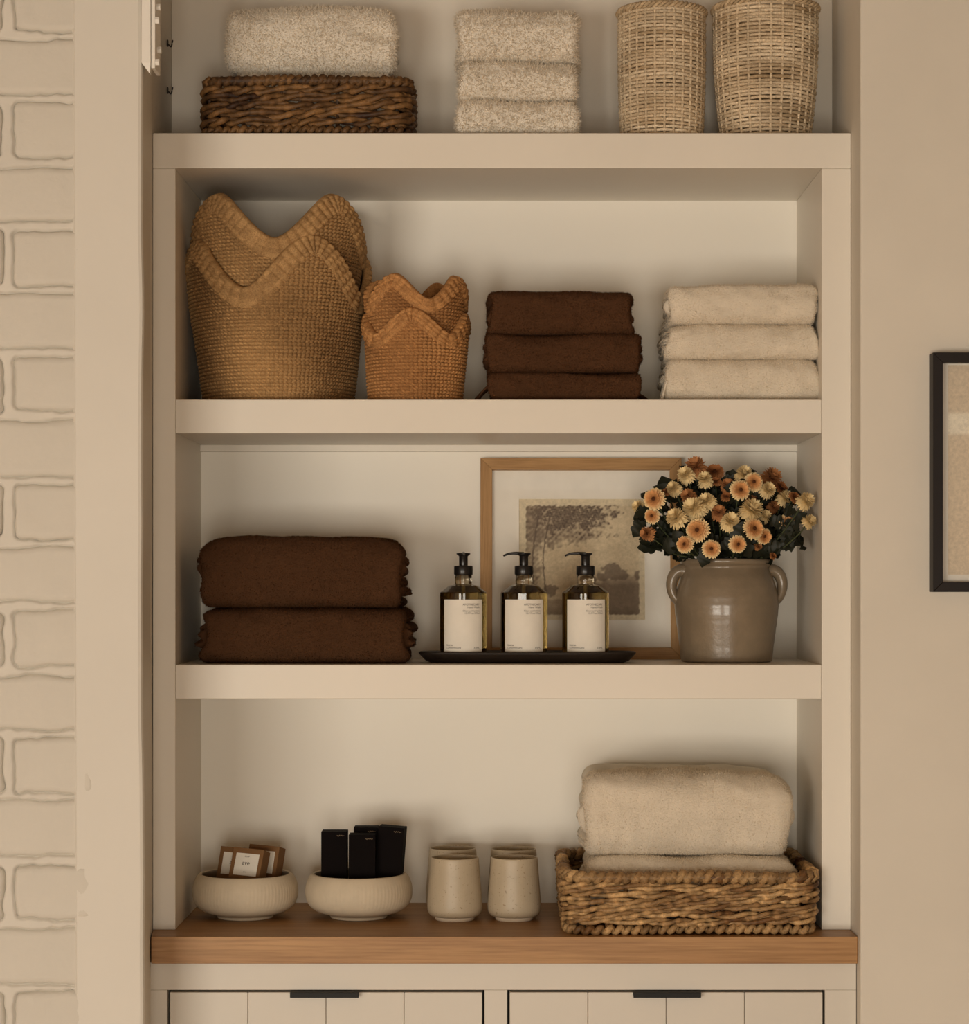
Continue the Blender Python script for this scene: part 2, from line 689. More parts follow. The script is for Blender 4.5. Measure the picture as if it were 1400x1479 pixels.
bcb('stile', XL + 0.0005, IL, 0, DEP + 0.015, ZC, ZS[0][0])
bcb('stile', IR, XR - 0.0005, 0, DEP + 0.015, ZC, ZS[0][0])
bcb('shelf', XL + 0.0005, XR - 0.0005, 0, DEP + 0.015, *ZS[0])
bcb('shelf', IL, IR, 0.0006, DEP, *ZS[1])
bcb('shelf', IL, IR, 0.0006, DEP, *ZS[2])
bcb('back_panel', IL, IR, DEP, DEP + 0.015, ZC, ZS[0][0], 0)
bcb('back_panel', XL + 0.0005, XR - 0.0005, YTOP, YTOP + 0.02, ZS[0][1], RZ1, 0)
# small bead at the top of the third bay
bcb('rail', IL, IR, DEP - 0.012, DEP, ZS[1][0] - 0.012, ZS[1][0], 0.001)

# ------------------------------------------------------------------ worktop and base cabinet
YC = -0.074
wl_, wr_, wb_ = XP(218.3, YC) - OX, XR - 0.001 - OX, DEP + 0.014
poly = [(wl_, YC), (wr_, YC), (wr_, wb_), (XL + 0.001 - OX, wb_), (XL + 0.001 - OX, 0.0)]
wv = [(x, y, -0.0425) for x, y in poly] + [(x, y, 0.0) for x, y in poly]
wf_ = [(4, 3, 2, 1, 0), (5, 6, 7, 8, 9)] + [(k, (k + 1) % 5, 5 + (k + 1) % 5, 5 + k) for k in range(5)]
wt = tag(MB().add(wv, wf_).build('oak_worktop', M_WORKTOP, None, bevel=0.0012),
         'solid oak worktop board under the bottom bay of the bookcase', 'worktop')
wt.location = (OX, 0, ZC)

YD = -0.060                      # cabinet face
ZT = ZC - 0.0425
cab = thing('base_cabinet', 'cream painted base cabinet with two plank doors under the oak worktop', 'cabinet', (OX, YD, 0))
CX0, CX1 = XL + 0.002, XR - 0.001
DOORS = [(XP(242, YD), XP(700, YD)), (XP(733, YD), XP(1192, YD))]
ZD1 = ZP(1430, YD)
ZD0 = 0.13
cb = lambda name, mat, x0, x1, y0, y1, z0, z1, b=0.001: bx(name, mat, cab, x0 - OX, x1 - OX, y0, y1, z0, z1, b)
cb('rail', M_CAB, CX0, CX1, 0, 0.03, ZD1, ZT)
cb('rail', M_CAB, CX0, CX1, 0, 0.03, 0, ZD0)
cb('stile', M_CAB, CX0, DOORS[0][0], 0, 0.03, ZD0, ZD1)
cb('stile', M_CAB, DOORS[0][1], DOORS[1][0], 0, 0.03, ZD0, ZD1)
cb('stile', M_CAB, DOORS[1][1], CX1, 0, 0.03, ZD0, ZD1)
cb('carcass', M_GAP, CX0, CX1, 0.03, DEP - YD, 0.0, ZT - 0.001, 0)
for d, (a, b) in enumerate(DOORS):
    a0, b0 = a + 0.0035, b - 0.0035
    z1 = ZD1 - 0.0035
    door = cb('door', M_CAB, a0, b0, 0.012, 0.03, ZD0 + 0.003, z1, 0)
    n = 4
    w = (b0 - a0) / n
    for i in range(n):
        mb = MB().box(a0 + i * w - OX + 0.0002, a0 + (i + 1) * w - OX - 0.0002, 0.0, 0.012, ZD0 + 0.003, z1)
        mb.build('plank', M_CAB, door, bevel=0.0011, segs=1)
    hx0, hx1 = [(420, 519), (914.5, 1012)][d]
    hm = MB().box(XP(hx0, YD) - OX, XP(hx1, YD) - OX, -0.013, 0.004, z1 - 0.0045, z1 + 0.002)
    hm.box(XP(hx0, YD) - OX, XP(hx1, YD) - OX, -0.0140, -0.0120, z1 - 0.0065, z1 + 0.002)
    h = hm.build('pull', M_BLACKMETAL, door, bevel=0.0008)
    h['label'] = 'black metal edge pull'

# ------------------------------------------------------------------ towels
def towel(name, label, group, mat, px0, px1, yf, depth, z0, z1, n=2, seed=1, cr=0.06, crp=8, expo=2.6, amp=0.003,
          pile=0.0028, dens=230000, rz=0.0, sag=0.0, edge=0.004, tilt=0.0, fringe=None, rr=0.85, lobes=0.0):
    """folded terry towel: nested U folds with the outer fold to the front"""
    x0, x1 = XP(px0, yf), XP(px1, yf)
    w, h, d = x1 - x0, z1 - z0, depth
    root = thing(name, label, 'towel', ((x0 + x1) / 2, yf, z0), rz, group)
    mb = MB()
    nx = 56
    r = np.random.default_rng(seed)
    t = h / (2 * n)
    outer_pts, outer_nrm = [], []
    allP = []
    for j in range(n):
        Hc = h / 2 - t * j - t / 2
        yF = t * j + t / 2
        Rr = max(Hc * rr, t * 0.3)
        yb = d - 0.006 * r.uniform(0, 1)
        top = np.stack([np.linspace(yb, yF + Rr, 12)[:-1], np.full(11, Hc)], 1)
        a = np.linspace(math.pi / 2, 3 * math.pi / 2, 26)
        ca, sa = np.cos(a), np.sin(a)
        e = 2 / expo
        arc = np.stack([yF + Rr + Rr * np.sign(ca) * np.abs(ca) ** e, Hc * np.sign(sa) * np.abs(sa) ** e], 1)
        bot = top[::-1] * np.array([1, -1])
        cl = np.concatenate([top, arc, bot])
        tg = np.gradient(cl, axis=0)
        tg /= np.linalg.norm(tg, axis=1, keepdims=True) + 1e-9
        nr = np.stack([tg[:, 1], -tg[:, 0]], 1)      # outward (front for the arc)
        if nr[len(cl) // 2, 0] > 0:
            nr = -nr
        u = np.sin(np.linspace(-1, 1, nx) * math.pi / 2)
        u = np.sign(u) * (0.35 * np.abs(u) + 0.65 * np.abs(u) ** 0.9)
        end = np.clip((np.abs(u) * w / 2 - (w / 2 - t * 0.55)) / (t * 0.55), 0, 1)
        q = np.sqrt(np.maximum(1 - end ** 2, 0.03))
        loop = []
        for i in range(nx):
            loop.append(np.concatenate([cl + nr * t * 0.49 * q[i], (cl - nr * t * 0.49 * q[i])[::-1]]))
        L = np.array(loop)                             # nx, m, 2
        m = L.shape[1]
        s = np.linspace(0, 1, len(cl))
        wob = edge * np.sin(s * r.uniform(5, 11) + r.uniform(0, 6)) + r.uniform(-0.5, 1.0) * edge
        if lobes:
            wob = wob + lobes * (np.sin(s * math.pi * (3 + 2 * j) + j) ** 2) * (1 if j % 2 else -0.6)
        wob = np.concatenate([wob, wob[::-1]])
        X = u[:, None] * w / 2 + np.sign(u)[:, None] * (np.abs(u)[:, None] ** 6) * wob[None, :]
        P = np.stack([X, L[..., 0], L[..., 1] + h / 2], -1)
        flat = P.reshape(-1, 3)
        U = np.repeat(u[:, None], m, 1).ravel()
        hf = 1 - cr * np.abs(U) ** crp + sag * (1 - U ** 2) + tilt * U * flat[:, 2] / h
        low = flat[:, 2].copy()
        flat[:, 2] *= hf
        qn = flat * np.array([1, 1, 1.6]) + seed * 3.1
        k = np.clip(low / h * 2, 0.1, 1)
        flat[:, 2] += k * amp * snoise(qn, 9, 100 + seed)
        flat[:, 1] += amp * (0.9 * snoise(qn, 8, 101 + seed) + 0.55 * snoise(qn, 26, 103 + seed))
        flat[:, 0] += 0.6 * amp * snoise(qn, 11, 102 + seed) * (np.abs(U) > 0.5)
        flat[:, 2] = np.maximum(flat[:, 2], 0.0004)
        P = flat.reshape(nx, m, 3)
        b0 = mb.n
        mb.grid(P, closed_v=True)
        hm = m // 2
        for i in (0, nx - 1):
            for v in range(hm - 1):
                f = (b0 + i * m + v, b0 + i * m + v + 1, b0 + i * m + m - 2 - v, b0 + i * m + m - 1 - v)
                mb.f.append(f if i else f[::-1])
        allP.append((j, P, hm))
    body = mb.build('fold', mat, root, smooth=True)
    # terry pile: loose loops standing off the cloth
    ds = []
    for j, P, hm in allP:
        A = P[:-1, :hm - 1] if j == 0 else None
        quads = []
        if j == 0:
            quads.append((P[:-1, :hm - 1], P[1:, :hm - 1], P[1:, 1:hm], P[:-1, 1:hm]))
        ne = 3
        for sl in (slice(0, ne), slice(P.shape[0] - 1 - ne, P.shape[0] - 1)):
            Q = P[sl]
            i0 = np.arange(P.shape[0])[sl]
            Pn = np.concatenate([P, P[:, :1]], 1)
            quads.append((Pn[i0][:, :-1], Pn[i0 + 1][:, :-1], Pn[i0 + 1][:, 1:], Pn[i0][:, 1:]))
        for a, b, c, dd in quads:
            a, b, c, dd = (z.reshape(-1, 3) for z in (a, b, c, dd))
            nn = np.cross(b - a, dd - a)
            ar = np.linalg.norm(nn, axis=1)
            ds.append((a, b, c, dd, nn / (ar[:, None] + 1e-12), ar))
    a = np.concatenate([z[0] for z in ds]); b = np.concatenate([z[1] for z in ds])
    c = np.concatenate([z[2] for z in ds]); dd = np.concatenate([z[3] for z in ds])
    nn = np.concatenate([z[4] for z in ds]); ar = np.concatenate([z[5] for z in ds])
    vis = (a[:, 1] < d * 0.7)
    ar = ar * vis
    N = int(min(34000, dens * ar.sum()))
    idx = r.choice(len(ar), N, p=ar / ar.sum())
    uu, vv = r.random((N, 1)), r.random((N, 1))
    base = (a[idx] * (1 - uu) + b[idx] * uu) * (1 - vv) + (dd[idx] * (1 - uu) + c[idx] * uu) * vv
    ctr = np.array([0, d * 0.5, h * 0.5])
    nrm = nn[idx]
    # orient outward
    flip = ((base - ctr) * nrm * np.array([0.6, 1, 1])).sum(1) < 0
    nrm[flip] *= -1
    dirv = nrm + 0.75 * r.normal(size=(N, 3))
    dirv /= np.linalg.norm(dirv, axis=1, keepdims=True)
    side = np.cross(dirv, r.normal(size=(N, 3)))
    side /= np.linalg.norm(side, axis=1, keepdims=True) + 1e-9
    ln = pile * r.uniform(0.5, 1.3, (N, 1))
    wd = 0.0003 + 0.14 * pile
    tri = np.stack([base - nrm * 0.0004 - side * wd, base - nrm * 0.0004 + side * wd, base + dirv * ln], 1).reshape(-1, 3)
    tri[:, 2] = np.maximum(tri[:, 2], 0.0003)
    pm = MB()
    pm.add(tri, np.arange(3 * N).reshape(-1, 3).tolist())
    tag(pm.build('terry_pile', PILE[mat.name], root, smooth=False), kind='stuff')
    if fringe:
        for (sx, fy, fl, nf, zf) in fringe:
            fm = MB()
            for i in range(nf):
                yy = fy + i * 0.0042
                p0 = np.array([sx * (w / 2 - 0.002), yy, zf + 0.004 * r.random()])
                p1 = p0 + np.array([sx * fl * 0.6, r.normal() * 0.002, -zf * 0.35])
                p2 = p0 + np.array([sx * fl * r.uniform(0.8, 1.15), r.normal() * 0.003, -zf + 0.003])
                tt = np.linspace(0, 1, 6)[:, None]
                fm.tube(p0 * (1 - tt) ** 2 + 2 * p1 * tt * (1 - tt) + p2 * tt ** 2, np.linspace(0.0024, 0.0014, 6), 5)
            tag(fm.build('fringe', mat, root, smooth=True), kind='stuff')
    return root


Z1, Z2, Z3 = ZS[0][1], ZS[1][1], ZS[2][1]

# top shelf: three fluffy white hand towels
GW = 'white fluffy hand towels on the top shelf'
yt = 0.025
zt = [Z1, ZP(143, yt), ZP(86, yt), ZP(11, yt)]
towel('hand_towel', 'fluffy white folded towel at the bottom of the stack beside the tall wicker baskets', GW, M_TWHITE, 660, 834, yt, 0.17, zt[0], zt[1], 2, 11, pile=0.0062, cr=0.05)
towel('hand_towel', 'fluffy white folded towel in the middle of the stack beside the tall wicker baskets', GW, M_TWHITE, 663, 833, yt + 0.002, 0.17, zt[1], zt[2], 2, 12, pile=0.0062, cr=0.05)
towel('hand_towel', 'fluffy white folded towel on top of the stack beside the tall wicker baskets', GW, M_TWHITE, 660, 836, yt, 0.17, zt[2], zt[3], 2, 13, pile=0.0062, cr=0.07, tilt=-0.04)

# second shelf: brown and cream stacks
GB = 'dark brown hand towels stacked on the second shelf'
yt = 0.03
zt = [Z2, ZP(537, yt), ZP(482, yt), ZP(421, yt)]
towel('hand_towel', 'dark brown folded towel with fringed ends at the bottom of its stack of three', GB, M_TBROWN, 707, 925, yt + 0.004, 0.23, zt[0], zt[1], 2, 21, cr=0.02,
      fringe=[(-1, 0.02, 0.024, 14, 0.026), (1, 0.07, 0.022, 10, 0.016)], expo=3.2, rr=0.6)
towel('hand_towel', 'dark brown folded towel in the middle of its stack of three', GB, M_TBROWN, 705, 924, yt, 0.23, zt[1], zt[2], 2, 22, cr=0.02, expo=3.2, rr=0.6)
towel('hand_towel', 'dark brown folded towel on top of its stack of three', GB, M_TBROWN, 705, 915, yt, 0.23, zt[2], zt[3], 2, 23, cr=0.03, sag=0.03, expo=3.2, rr=0.6)
GC = 'cream hand towels stacked on the second shelf'
zt = [Z2, ZP(518, yt), ZP(467.5, yt), ZP(411, yt)]
towel('hand_towel', 'cream folded towel with frayed fringe at the bottom of its stack of three', GC, M_TCREAM, 962, 1183, yt, 0.23, zt[0], zt[1], 2, 31, cr=0.08, crp=14,
      fringe=[(-1, 0.0, 0.007, 16, 0.03)])
towel('hand_towel', 'cream folded towel in the middle of its stack of three', GC, M_TCREAM, 964, 1182, yt, 0.23, zt[1], zt[2], 2, 32, cr=0.06, crp=12)
towel('hand_towel', 'cream folded towel on top of its stack of three', GC, M_TCREAM, 967, 1181, yt, 0.23, zt[2], zt[3], 2, 33, cr=0.09, crp=10)

# third shelf: two thick brown bath towels
GBB = 'thick brown bath towels on the third shelf'
yt = 0.03
zm, ztop = ZP(878, yt), ZP(777, yt + 0.06)
towel('bath_towel', 'thick chocolate brown bath towel underneath another, beside the soap tray', GBB, M_TBROWN2, 291, 586, yt, 0.26, Z3, zm, 2, 41, cr=0.05, crp=8, lobes=0.010, rr=0.7, expo=2.8)
towel('bath_towel', 'thick chocolate brown bath towel lying on top of another, beside the soap tray', GBB, M_TBROWN2, 291, 578, yt, 0.26, zm, ztop, 3, 42, cr=0.13, crp=10, lobes=0.007, rr=0.7, expo=2.8)

# ------------------------------------------------------------------ rope baskets
def rrect(w, d, r, step=0.0035):
    """rounded rectangle centred on the origin; returns points and outward normals"""
    pts, nr = [], []
    hx, hy = w / 2 - r, d / 2 - r
    for (cx, cy, a0) in ((hx, -hy, -90), (hx, hy, 0), (-hx, hy, 90), (-hx, -hy, 180)):
        for k in range(7):
            a = math.radians(a0 + 90 * k / 6)
            pts.append((cx + r * math.cos(a), cy + r * math.sin(a)))
    pts = np.array(pts)
    seg = np.roll(pts, -1, 0) - pts
    ln = np.linalg.norm(seg, axis=1)
    cum = np.concatenate([[0], np.cumsum(ln)])
    N = int(cum[-1] / step)
    s = np.linspace(0, cum[-1], N, endpoint=False)
    ext = np.concatenate([pts, pts[:1]])
    P = np.stack([np.interp(s, cum, ext[:, 0]), np.interp(s, cum, ext[:, 1])], 1)
    T = np.roll(P, -1, 0) - np.roll(P, 1, 0)
    T /= np.linalg.norm(T, axis=1, keepdims=True)
    return P, np.stack([T[:, 1], -T[:, 0]], 1), s, cum[-1]


def rope(mb, w, d, r, z, strands, R, rad, pitch, cols, seed, step=0.0035, wav=0.0015, vR=1.0):
    P, Nn, s, total = rrect(w, d, r, step)
    rg = np.random.default_rng(seed)
    turns = max(1, round(total / pitch))
    ph0 = rg.uniform(0, 6.28)
    zz = z + wav * np.sin(s / total * 2 * math.pi * rg.integers(3, 7) + rg.uniform(0, 6))
    warp = 0.8 * np.sin(s / total * 2 * math.pi * rg.integers(5, 9) + rg.uniform(0, 6))
    for k in range(strands):
        ph = ph0 + 2 * math.pi * k / strands + 2 * math.pi * turns * s / total + warp
        off = R * np.cos(ph) + 0.0008 * np.sin(s * 61 + k)
        pts = np.stack([P[:, 0] + Nn[:, 0] * off, P[:, 1] + Nn[:, 1] * off, zz + vR * R * np.sin(ph)], 1)
        nv = 0.5 + 0.5 * snoise(np.stack([s, s * 0 + k * 9.1, s * 0 + seed], 1), 9, 500 + seed + k)
        nv2 = 0.5 + 0.5 * snoise(np.stack([s, s * 0 + k * 9.1, s * 0 + seed], 1), 70, 700 + seed + k)
        c = cols[0][None] * (1 - nv[:, None]) + cols[1][None] * nv[:, None]
        c = np.clip(c * (0.62 + 0.70 * nv2[:, None]), 0.002, 1)
        rr = rad * (0.85 + 0.3 * nv2)
        mb.tube(pts, rr, 6, closed=True, col=c)
    return mb


def rope_basket(label, loc, w, d, h, cols, seed, rz=0.0, rows=6, rim=0.011, base=0.008, flare=1.0):
    root = thing('rope_basket', label, 'basket', loc, rz)
    cols = np.array(cols)
    W = lambda z: (w * (flare + (1 - flare) * z / h), d * (flare + (1 - flare) * z / h))
    ww, dd = W(0)
    rope(MB(), 1, 1, .1, 0, 1, 0, .01, 1, cols, 1, 0.5)
    m = rope(MB(), ww - 2 * base, dd - 2 * base, 0.03, base, 1, base * 0.5, base * 0.62, base * 1.75, cols, seed, 0.0022)
    m.build('base_coil', M_STRAW, root, smooth=True)
    z0, z1 = 2 * base - 0.001, h - 2 * rim + 0.002
    sp = (z1 - z0) / rows
    for i in range(rows):
        z = z0 + sp * (i + 0.5)
        ww, dd = W(z)
        rr = sp * 0.46
        m = rope(MB(), ww - 3 * rr, dd - 3 * rr, 0.03, z, 2, rr * 0.95, rr * 0.80, 0.095, cols, seed + 10 + i, 0.004, 0.0018, 0.75)
        m.build('weaver', M_STRAW, root, smooth=True)
    ww, dd = W(h)
    m = rope(MB(), ww - 2 * rim, dd - 2 * rim, 0.034, h - rim, 1, rim * 0.5, rim * 0.56, rim * 1.25, cols, seed + 30, 0.0022)
    m = rope(m, ww - 2 * rim, dd - 2 * rim, 0.034, h - rim, 1, 0.0, rim * 0.72, 10, cols * 0.7, seed + 31, 0.006, 0)
    m.build('rim', M_STRAW, root, smooth=True)
    ww, dd = W(0.02)
    P, Nn, s, tot = rrect(ww - 0.03, dd - 0.03, 0.02, 0.02)
    pm = MB()
    c = np.concatenate([P, np.full((len(P), 1), 0.006)], 1)
    pm.add(c, [tuple(range(len(P)))], cols[0])
    # uprights that the rows are twined around
    P, Nn, s, tot = rrect(ww - 0.026, dd - 0.026, 0.02, 0.03)
    pm.build('base_panel', M_STRAW, root)
    sm = MB()
    for p in P:
        sm.tube(np.array([(p[0], p[1], 0.006), (p[0], p[1], h - rim)]), 0.0035, 5, col=np.array([cols[0], cols[0]]) * 0.8)
    tag(sm.build('uprights', M_STRAW, root, smooth=True), kind='stuff')
    return root


DARKS = (alb(62, 39, 20), alb(120, 84, 46))
TANS = (alb(100, 68, 37), alb(176, 138, 90))
# top shelf basket
yb = 0.012
bx0, bx1 = XP(286, yb), XP(598, yb)
rope_basket('dark brown rectangular rope basket holding a white towel on the top shelf', ((bx0 + bx1) / 2, yb + 0.095, Z1),
            bx1 - bx0, 0.19, ZP(106, yb) - Z1, DARKS, 3, rows=5, rim=0.010, base=0.008, flare=1.0)
xt0, xt1 = 326, 571
hb = ZP(106, yb) - Z1
GWB = 'white bath towels in the dark rope basket'
towel('bath_towel', 'white folded bath towel lying lowest in the dark rope basket', GWB, M_TWHITE, 336, 567, 0.045, 0.125, Z1 + 0.012, ZP(101, 0.045), 2, 51, pile=0.0056, cr=0.03)
towel('bath_towel', 'thick white rolled bath towel resting on top in the dark rope basket', GWB, M_TWHITE, 326, 571, 0.042, 0.130, ZP(101, 0.045), ZP(7, 0.05), 2, 52, pile=0.0056, cr=0.06, rr=0.75, amp=0.004)

# bottom basket on the worktop
X0, X1, Y0, Y1 = 0.0885, 0.5065, -0.066, 0.285
rope_basket('tan rectangular rope basket holding two cream towels on the oak worktop', ((X0 + X1) / 2, (Y0 + Y1) / 2, ZC),
            X1 - X0, Y1 - Y0, ZP(1257, Y0 + 0.01) - ZC, TANS, 5, rows=6, rim=0.0115, base=0.0085, flare=0.972)
GCB = 'cream bath towels in the tan rope basket'
yt = 0.0
zj = ZP(1240, 0.0)
towel('bath_towel', 'cream folded bath towel lying lowest in the tan rope basket', GCB, M_TCREAM, 848, 1151, -0.012, 0.25, ZC + 0.014, zj, 2, 61, cr=0.16, crp=16, amp=0.003)
towel('bath_towel', 'thick cream bath towel resting on top in the tan rope basket', GCB, M_TCREAM, 845, 1145, 0.0, 0.25, zj, ZP(1116, 0.06), 2, 62, cr=0.10, crp=7, rr=0.8, amp=0.0035, tilt=-0.02)

# ------------------------------------------------------------------ round wicker baskets
def wicker(label, cx, cy, rb, rt, h, seed, bulge=0.0):
    root = thing('wicker_basket', label, 'basket', (cx, cy, Z1), 0, 'tall round wicker baskets on the top shelf')
    rg = np.random.default_rng(seed)
    ns = 28
    rowh = 0.0056
    nrow = int((h - 0.012) / rowh)
    R = lambda z: rb + (rt - rb) * (z / h) ** 0.8 + bulge * np.sin(math.pi * z / h)
    c0, c1 = np.array(alb(166, 140, 106)), np.array(alb(208, 184, 150))
    wm = MB()
    th = np.linspace(0, 2 * math.pi, ns * 4, endpoint=False)
    for i in range(nrow):
        z = 0.004 + rowh * (i + 0.5)
        off = 0.0016 * np.cos(ns * th / 1.0 * 0.5 * 1.0 + math.pi * (i % 2) + 0.0)
        # full over/under period spans two stakes
        rad = R(z) + off
        zz = z + 0.0009 * snoise(np.stack([np.cos(th), np.sin(th), th * 0 + i * 0.37], 1), 0.7, seed)
        pts = np.stack([rad * np.cos(th), rad * np.sin(th), zz], 1)
        nv = 0.5 + 0.5 * snoise(np.stack([np.cos(th), np.sin(th), th * 0 + i * 0.5], 1), 0.5, seed + 5)
        stain = np.clip(0.5 + 0.9 * snoise(np.stack([np.cos(th), np.sin(th), th * 0 + i * 0.11], 1), 0.5, seed + 8), 0, 1)
        c = c0 * (1 - nv[:, None]) + c1 * nv[:, None]
        c = c * (0.84 + 0.2 * stain[:, None]) * rg.uniform(0.92, 1.06)
        wm.tube(pts, 0.0028 * rg.uniform(0.9, 1.1), 5, closed=True, col=c)
    tag(wm.build('weave', M_WICKER, root, smooth=True), kind='stuff')
    sm = MB()
    zz = np.linspace(0.002, h - 0.006, 14)
    for k in range(ns):
        a = 2 * math.pi * (k + 0.0) / ns
        rr = R(zz) + 0.0008
        pts = np.stack([rr * math.cos(a), rr * math.sin(a), zz], 1)
        sm.tube(pts, 0.0025, 5, col=np.tile((0.5 * c0 + 0.5 * c1) * rg.uniform(0.85, 1.05), (14, 1)))
    tag(sm.build('stakes', M_WICKER, root, smooth=True), kind='stuff')
    rm = MB()
    t = np.linspace(0, 2 * math.pi, 240, endpoint=False)
    for k in range(3):
        ph = 2 * math.pi * k / 3 + t * 17
        rr = R(h) + 0.001 + 0.0035 * np.cos(ph)
        pts = np.stack([rr * np.cos(t), rr * np.sin(t), h - 0.006 + 0.0035 * np.sin(ph)], 1)
        rm.tube(pts, 0.0030, 5, closed=True, col=np.tile(c0 * (0.9 + 0.15 * k), (240, 1)))
    rm.build('braided_rim', M_WICKER, root, smooth=True)
    fm = MB()
    fm.lathe([(0.0005, 0.004), (rb - 0.001, 0.004)], 40)
    fm.c[-1][:] = c0
    fm.build('base_panel', M_WICKER, root)
    return root


ycb = 0.10
s_ = s_at(ycb)
wicker('narrower round wicker basket standing between the white towels and a wider one', XP(956, ycb), ycb, 0.0645, 0.0690, ZP(2, ycb - 0.06) - Z1, 4, 0.002)
wicker('wider round wicker basket flaring to the rim, standing against the plaster wall side', XP(1106, ycb), ycb, 0.0700, 0.0835, ZP(-5, ycb - 0.07) - Z1, 6, 0.004)

# ------------------------------------------------------------------ scalloped seagrass baskets
def scallop(label, loc, rb, rt, hp, hv, th0, cols, seed, rowh=0.0060, cell=0.0082, band=0.036, amp=0.0068, curve=0.85, group=None):
    """th0: angle of one petal tip, 0 = towards the camera (-Y), positive to the right"""
    root = thing('scalloped_basket', label, 'basket', loc, 0, group)
    cols = np.array(cols)
    rg = np.random.default_rng(seed)
    nc = int(2 * math.pi * rt / cell)
    nth = nc * 6
    th = np.linspace(0, 2 * math.pi, nth, endpoint=False)
    top = lambda t: hv + (hp - hv) * (0.5 + 0.5 * np.cos(4 * (t - th0))) ** 0.85
    R = lambda z: rb + (rt - rb) * np.clip(z / (hp * 0.80), 0, 2) ** curve - (rt * 0.10) * np.clip((z - hp * 0.80) / (hp * 0.2), 0, 1) ** 2
    ht = top(th)
    nz = int(hp / (rowh / 6))
    v = np.linspace(0, 1, nz)
    Zg = v[None] * (ht[:, None] - band * 0.5)
    hashv = rg.random((nc + 2, int(hp / rowh) + 3))
    ri = np.floor(Zg / rowh).astype(int)
    rs = Zg / rowh - ri
    cell_ = th[:, None] / (2 * math.pi) * nc + 0.12 * np.sin(ri * 1.3)
    ci = np.floor(cell_).astype(int) % nc
    cs = cell_ - np.floor(cell_)
    bumpv = (1 - (1 - np.sin(math.pi * rs)) ** 3) * (0.25 + 0.75 * (1 - (1 - np.sin(math.pi * cs)) ** 3))
    hv_ = hashv[ci, ri]
    flat = np.stack([np.cos(th)[:, None] * rt * np.ones_like(Zg), np.sin(th)[:, None] * rt * np.ones_like(Zg), Zg], -1).reshape(-1, 3)
    lowf = snoise(flat, 5, seed + 9).reshape(Zg.shape)
    rad = R(Zg) - 0.0040 + amp * bumpv + 0.0008 * (hv_ - 0.5) + 0.0022 * lowf
    P = np.stack([rad * np.sin(th)[:, None], -rad * np.cos(th)[:, None], Zg], -1)
    mixv = np.clip(0.40 + 0.22 * (hv_ - 0.5) + 0.3 * lowf + 0.35 * np.sin(math.pi * rs * 2 + cs * 6.28) * (hv_ - 0.2), 0, 1)[..., None]
    col = cols[0] * (1 - mixv) + cols[1] * mixv
    wall = MB()
    wall.grid(P, closed_u=True, col=col)
    # inner skin
    step = 6
    thi = th[::step]
    vi = np.linspace(0, 1, 16)
    Zi = vi[None] * (ht[::step, None] - 0.004)
    ri_ = R(Zi) - 0.0075
    Pi = np.stack([ri_ * np.sin(thi)[:, None], -ri_ * np.cos(thi)[:, None], Zi + 0.003], -1)
    wall.grid(Pi[:, ::-1], closed_u=True, col=cols[0] * 0.9)
    rbase = R(np.array([0.0]))[0]
    disc = np.stack([rbase * np.sin(thi), -rbase * np.cos(thi), thi * 0 + 0.003], 1)
    wall.add(disc, [tuple(range(len(thi)))], cols[0])
    tag(wall.build('woven_wall', M_SEAGRASS, root, smooth=True), kind='stuff')
    # folded-over band along the scalloped rim: ribs run square to the rim
    nrib = int(nc * 0.74)
    nb = nrib * 6
    tb = np.linspace(0, 2 * math.pi, nb, endpoint=False)
    hb_ = top(tb)
    slope = (np.roll(hb_, -1) - np.roll(hb_, 1)) / (2 * (tb[1] - tb[0]) * rt)
    nrmT = -slope / np.sqrt(1 + slope ** 2)
    nrmZ = 1 / np.sqrt(1 + slope ** 2)
    arc = np.cumsum(np.sqrt(1 + slope ** 2))
    arc = arc / arc[-1] * nrib
    vb = np.linspace(0, 1, 15)
    ribs = 1 - (1 - np.sin(math.pi * (arc % 1.0))) ** 2
    nr = 4
    BT, BZ, BR, BCm = [], [], [], []
    hb2 = rg.random((nrib + 2, 20))
    for k, q in enumerate(vb):
        dist = (1 - q) * band
        BT.append(tb - nrmT * dist / rt)
        z = hb_ - nrmZ * dist
        BZ.append(z)
        rowf = (q * nr * 1.0) % 1.0
        prof = 0.0022 + (0.0 + 0.0056 * ribs) * (0.45 + 0.55 * math.sin(math.pi * rowf)) - 0.004 * max(0, (q - 0.9) / 0.1) ** 2
        if q < 0.08:
            prof = prof * 0.2 - 0.001
        BR.append(R(z) + prof)
        mm = np.clip(0.35 + 0.4 * hb2[np.floor(arc).astype(int) % nrib, min(int(q * nr), nr - 1)], 0, 1)[:, None]
        BCm.append(cols[0] * (1 - mm) + cols[1] * mm)
    # roll over the lip and a short way down inside
    for dz, dr in ((0.0012, -0.004), (0.0, -0.0075), (-0.012, -0.0085), (-band * 0.8, -0.0085)):
        BT.append(tb)
        z = hb_ + dz
        BZ.append(z)
        BR.append(R(z) + dr + 0.0006 * ribs)
        BCm.append(BCm[-1])
    BT, BZ, BR = np.array(BT).T, np.array(BZ).T, np.array(BR).T
    Pb = np.stack([BR * np.sin(BT), -BR * np.cos(BT), BZ], -1)
    Cb = np.stack(BCm, 1)
    MB().grid(Pb, closed_u=True, col=Cb).build('rim_band', M_SEAGRASS, root, smooth=True)
    return root


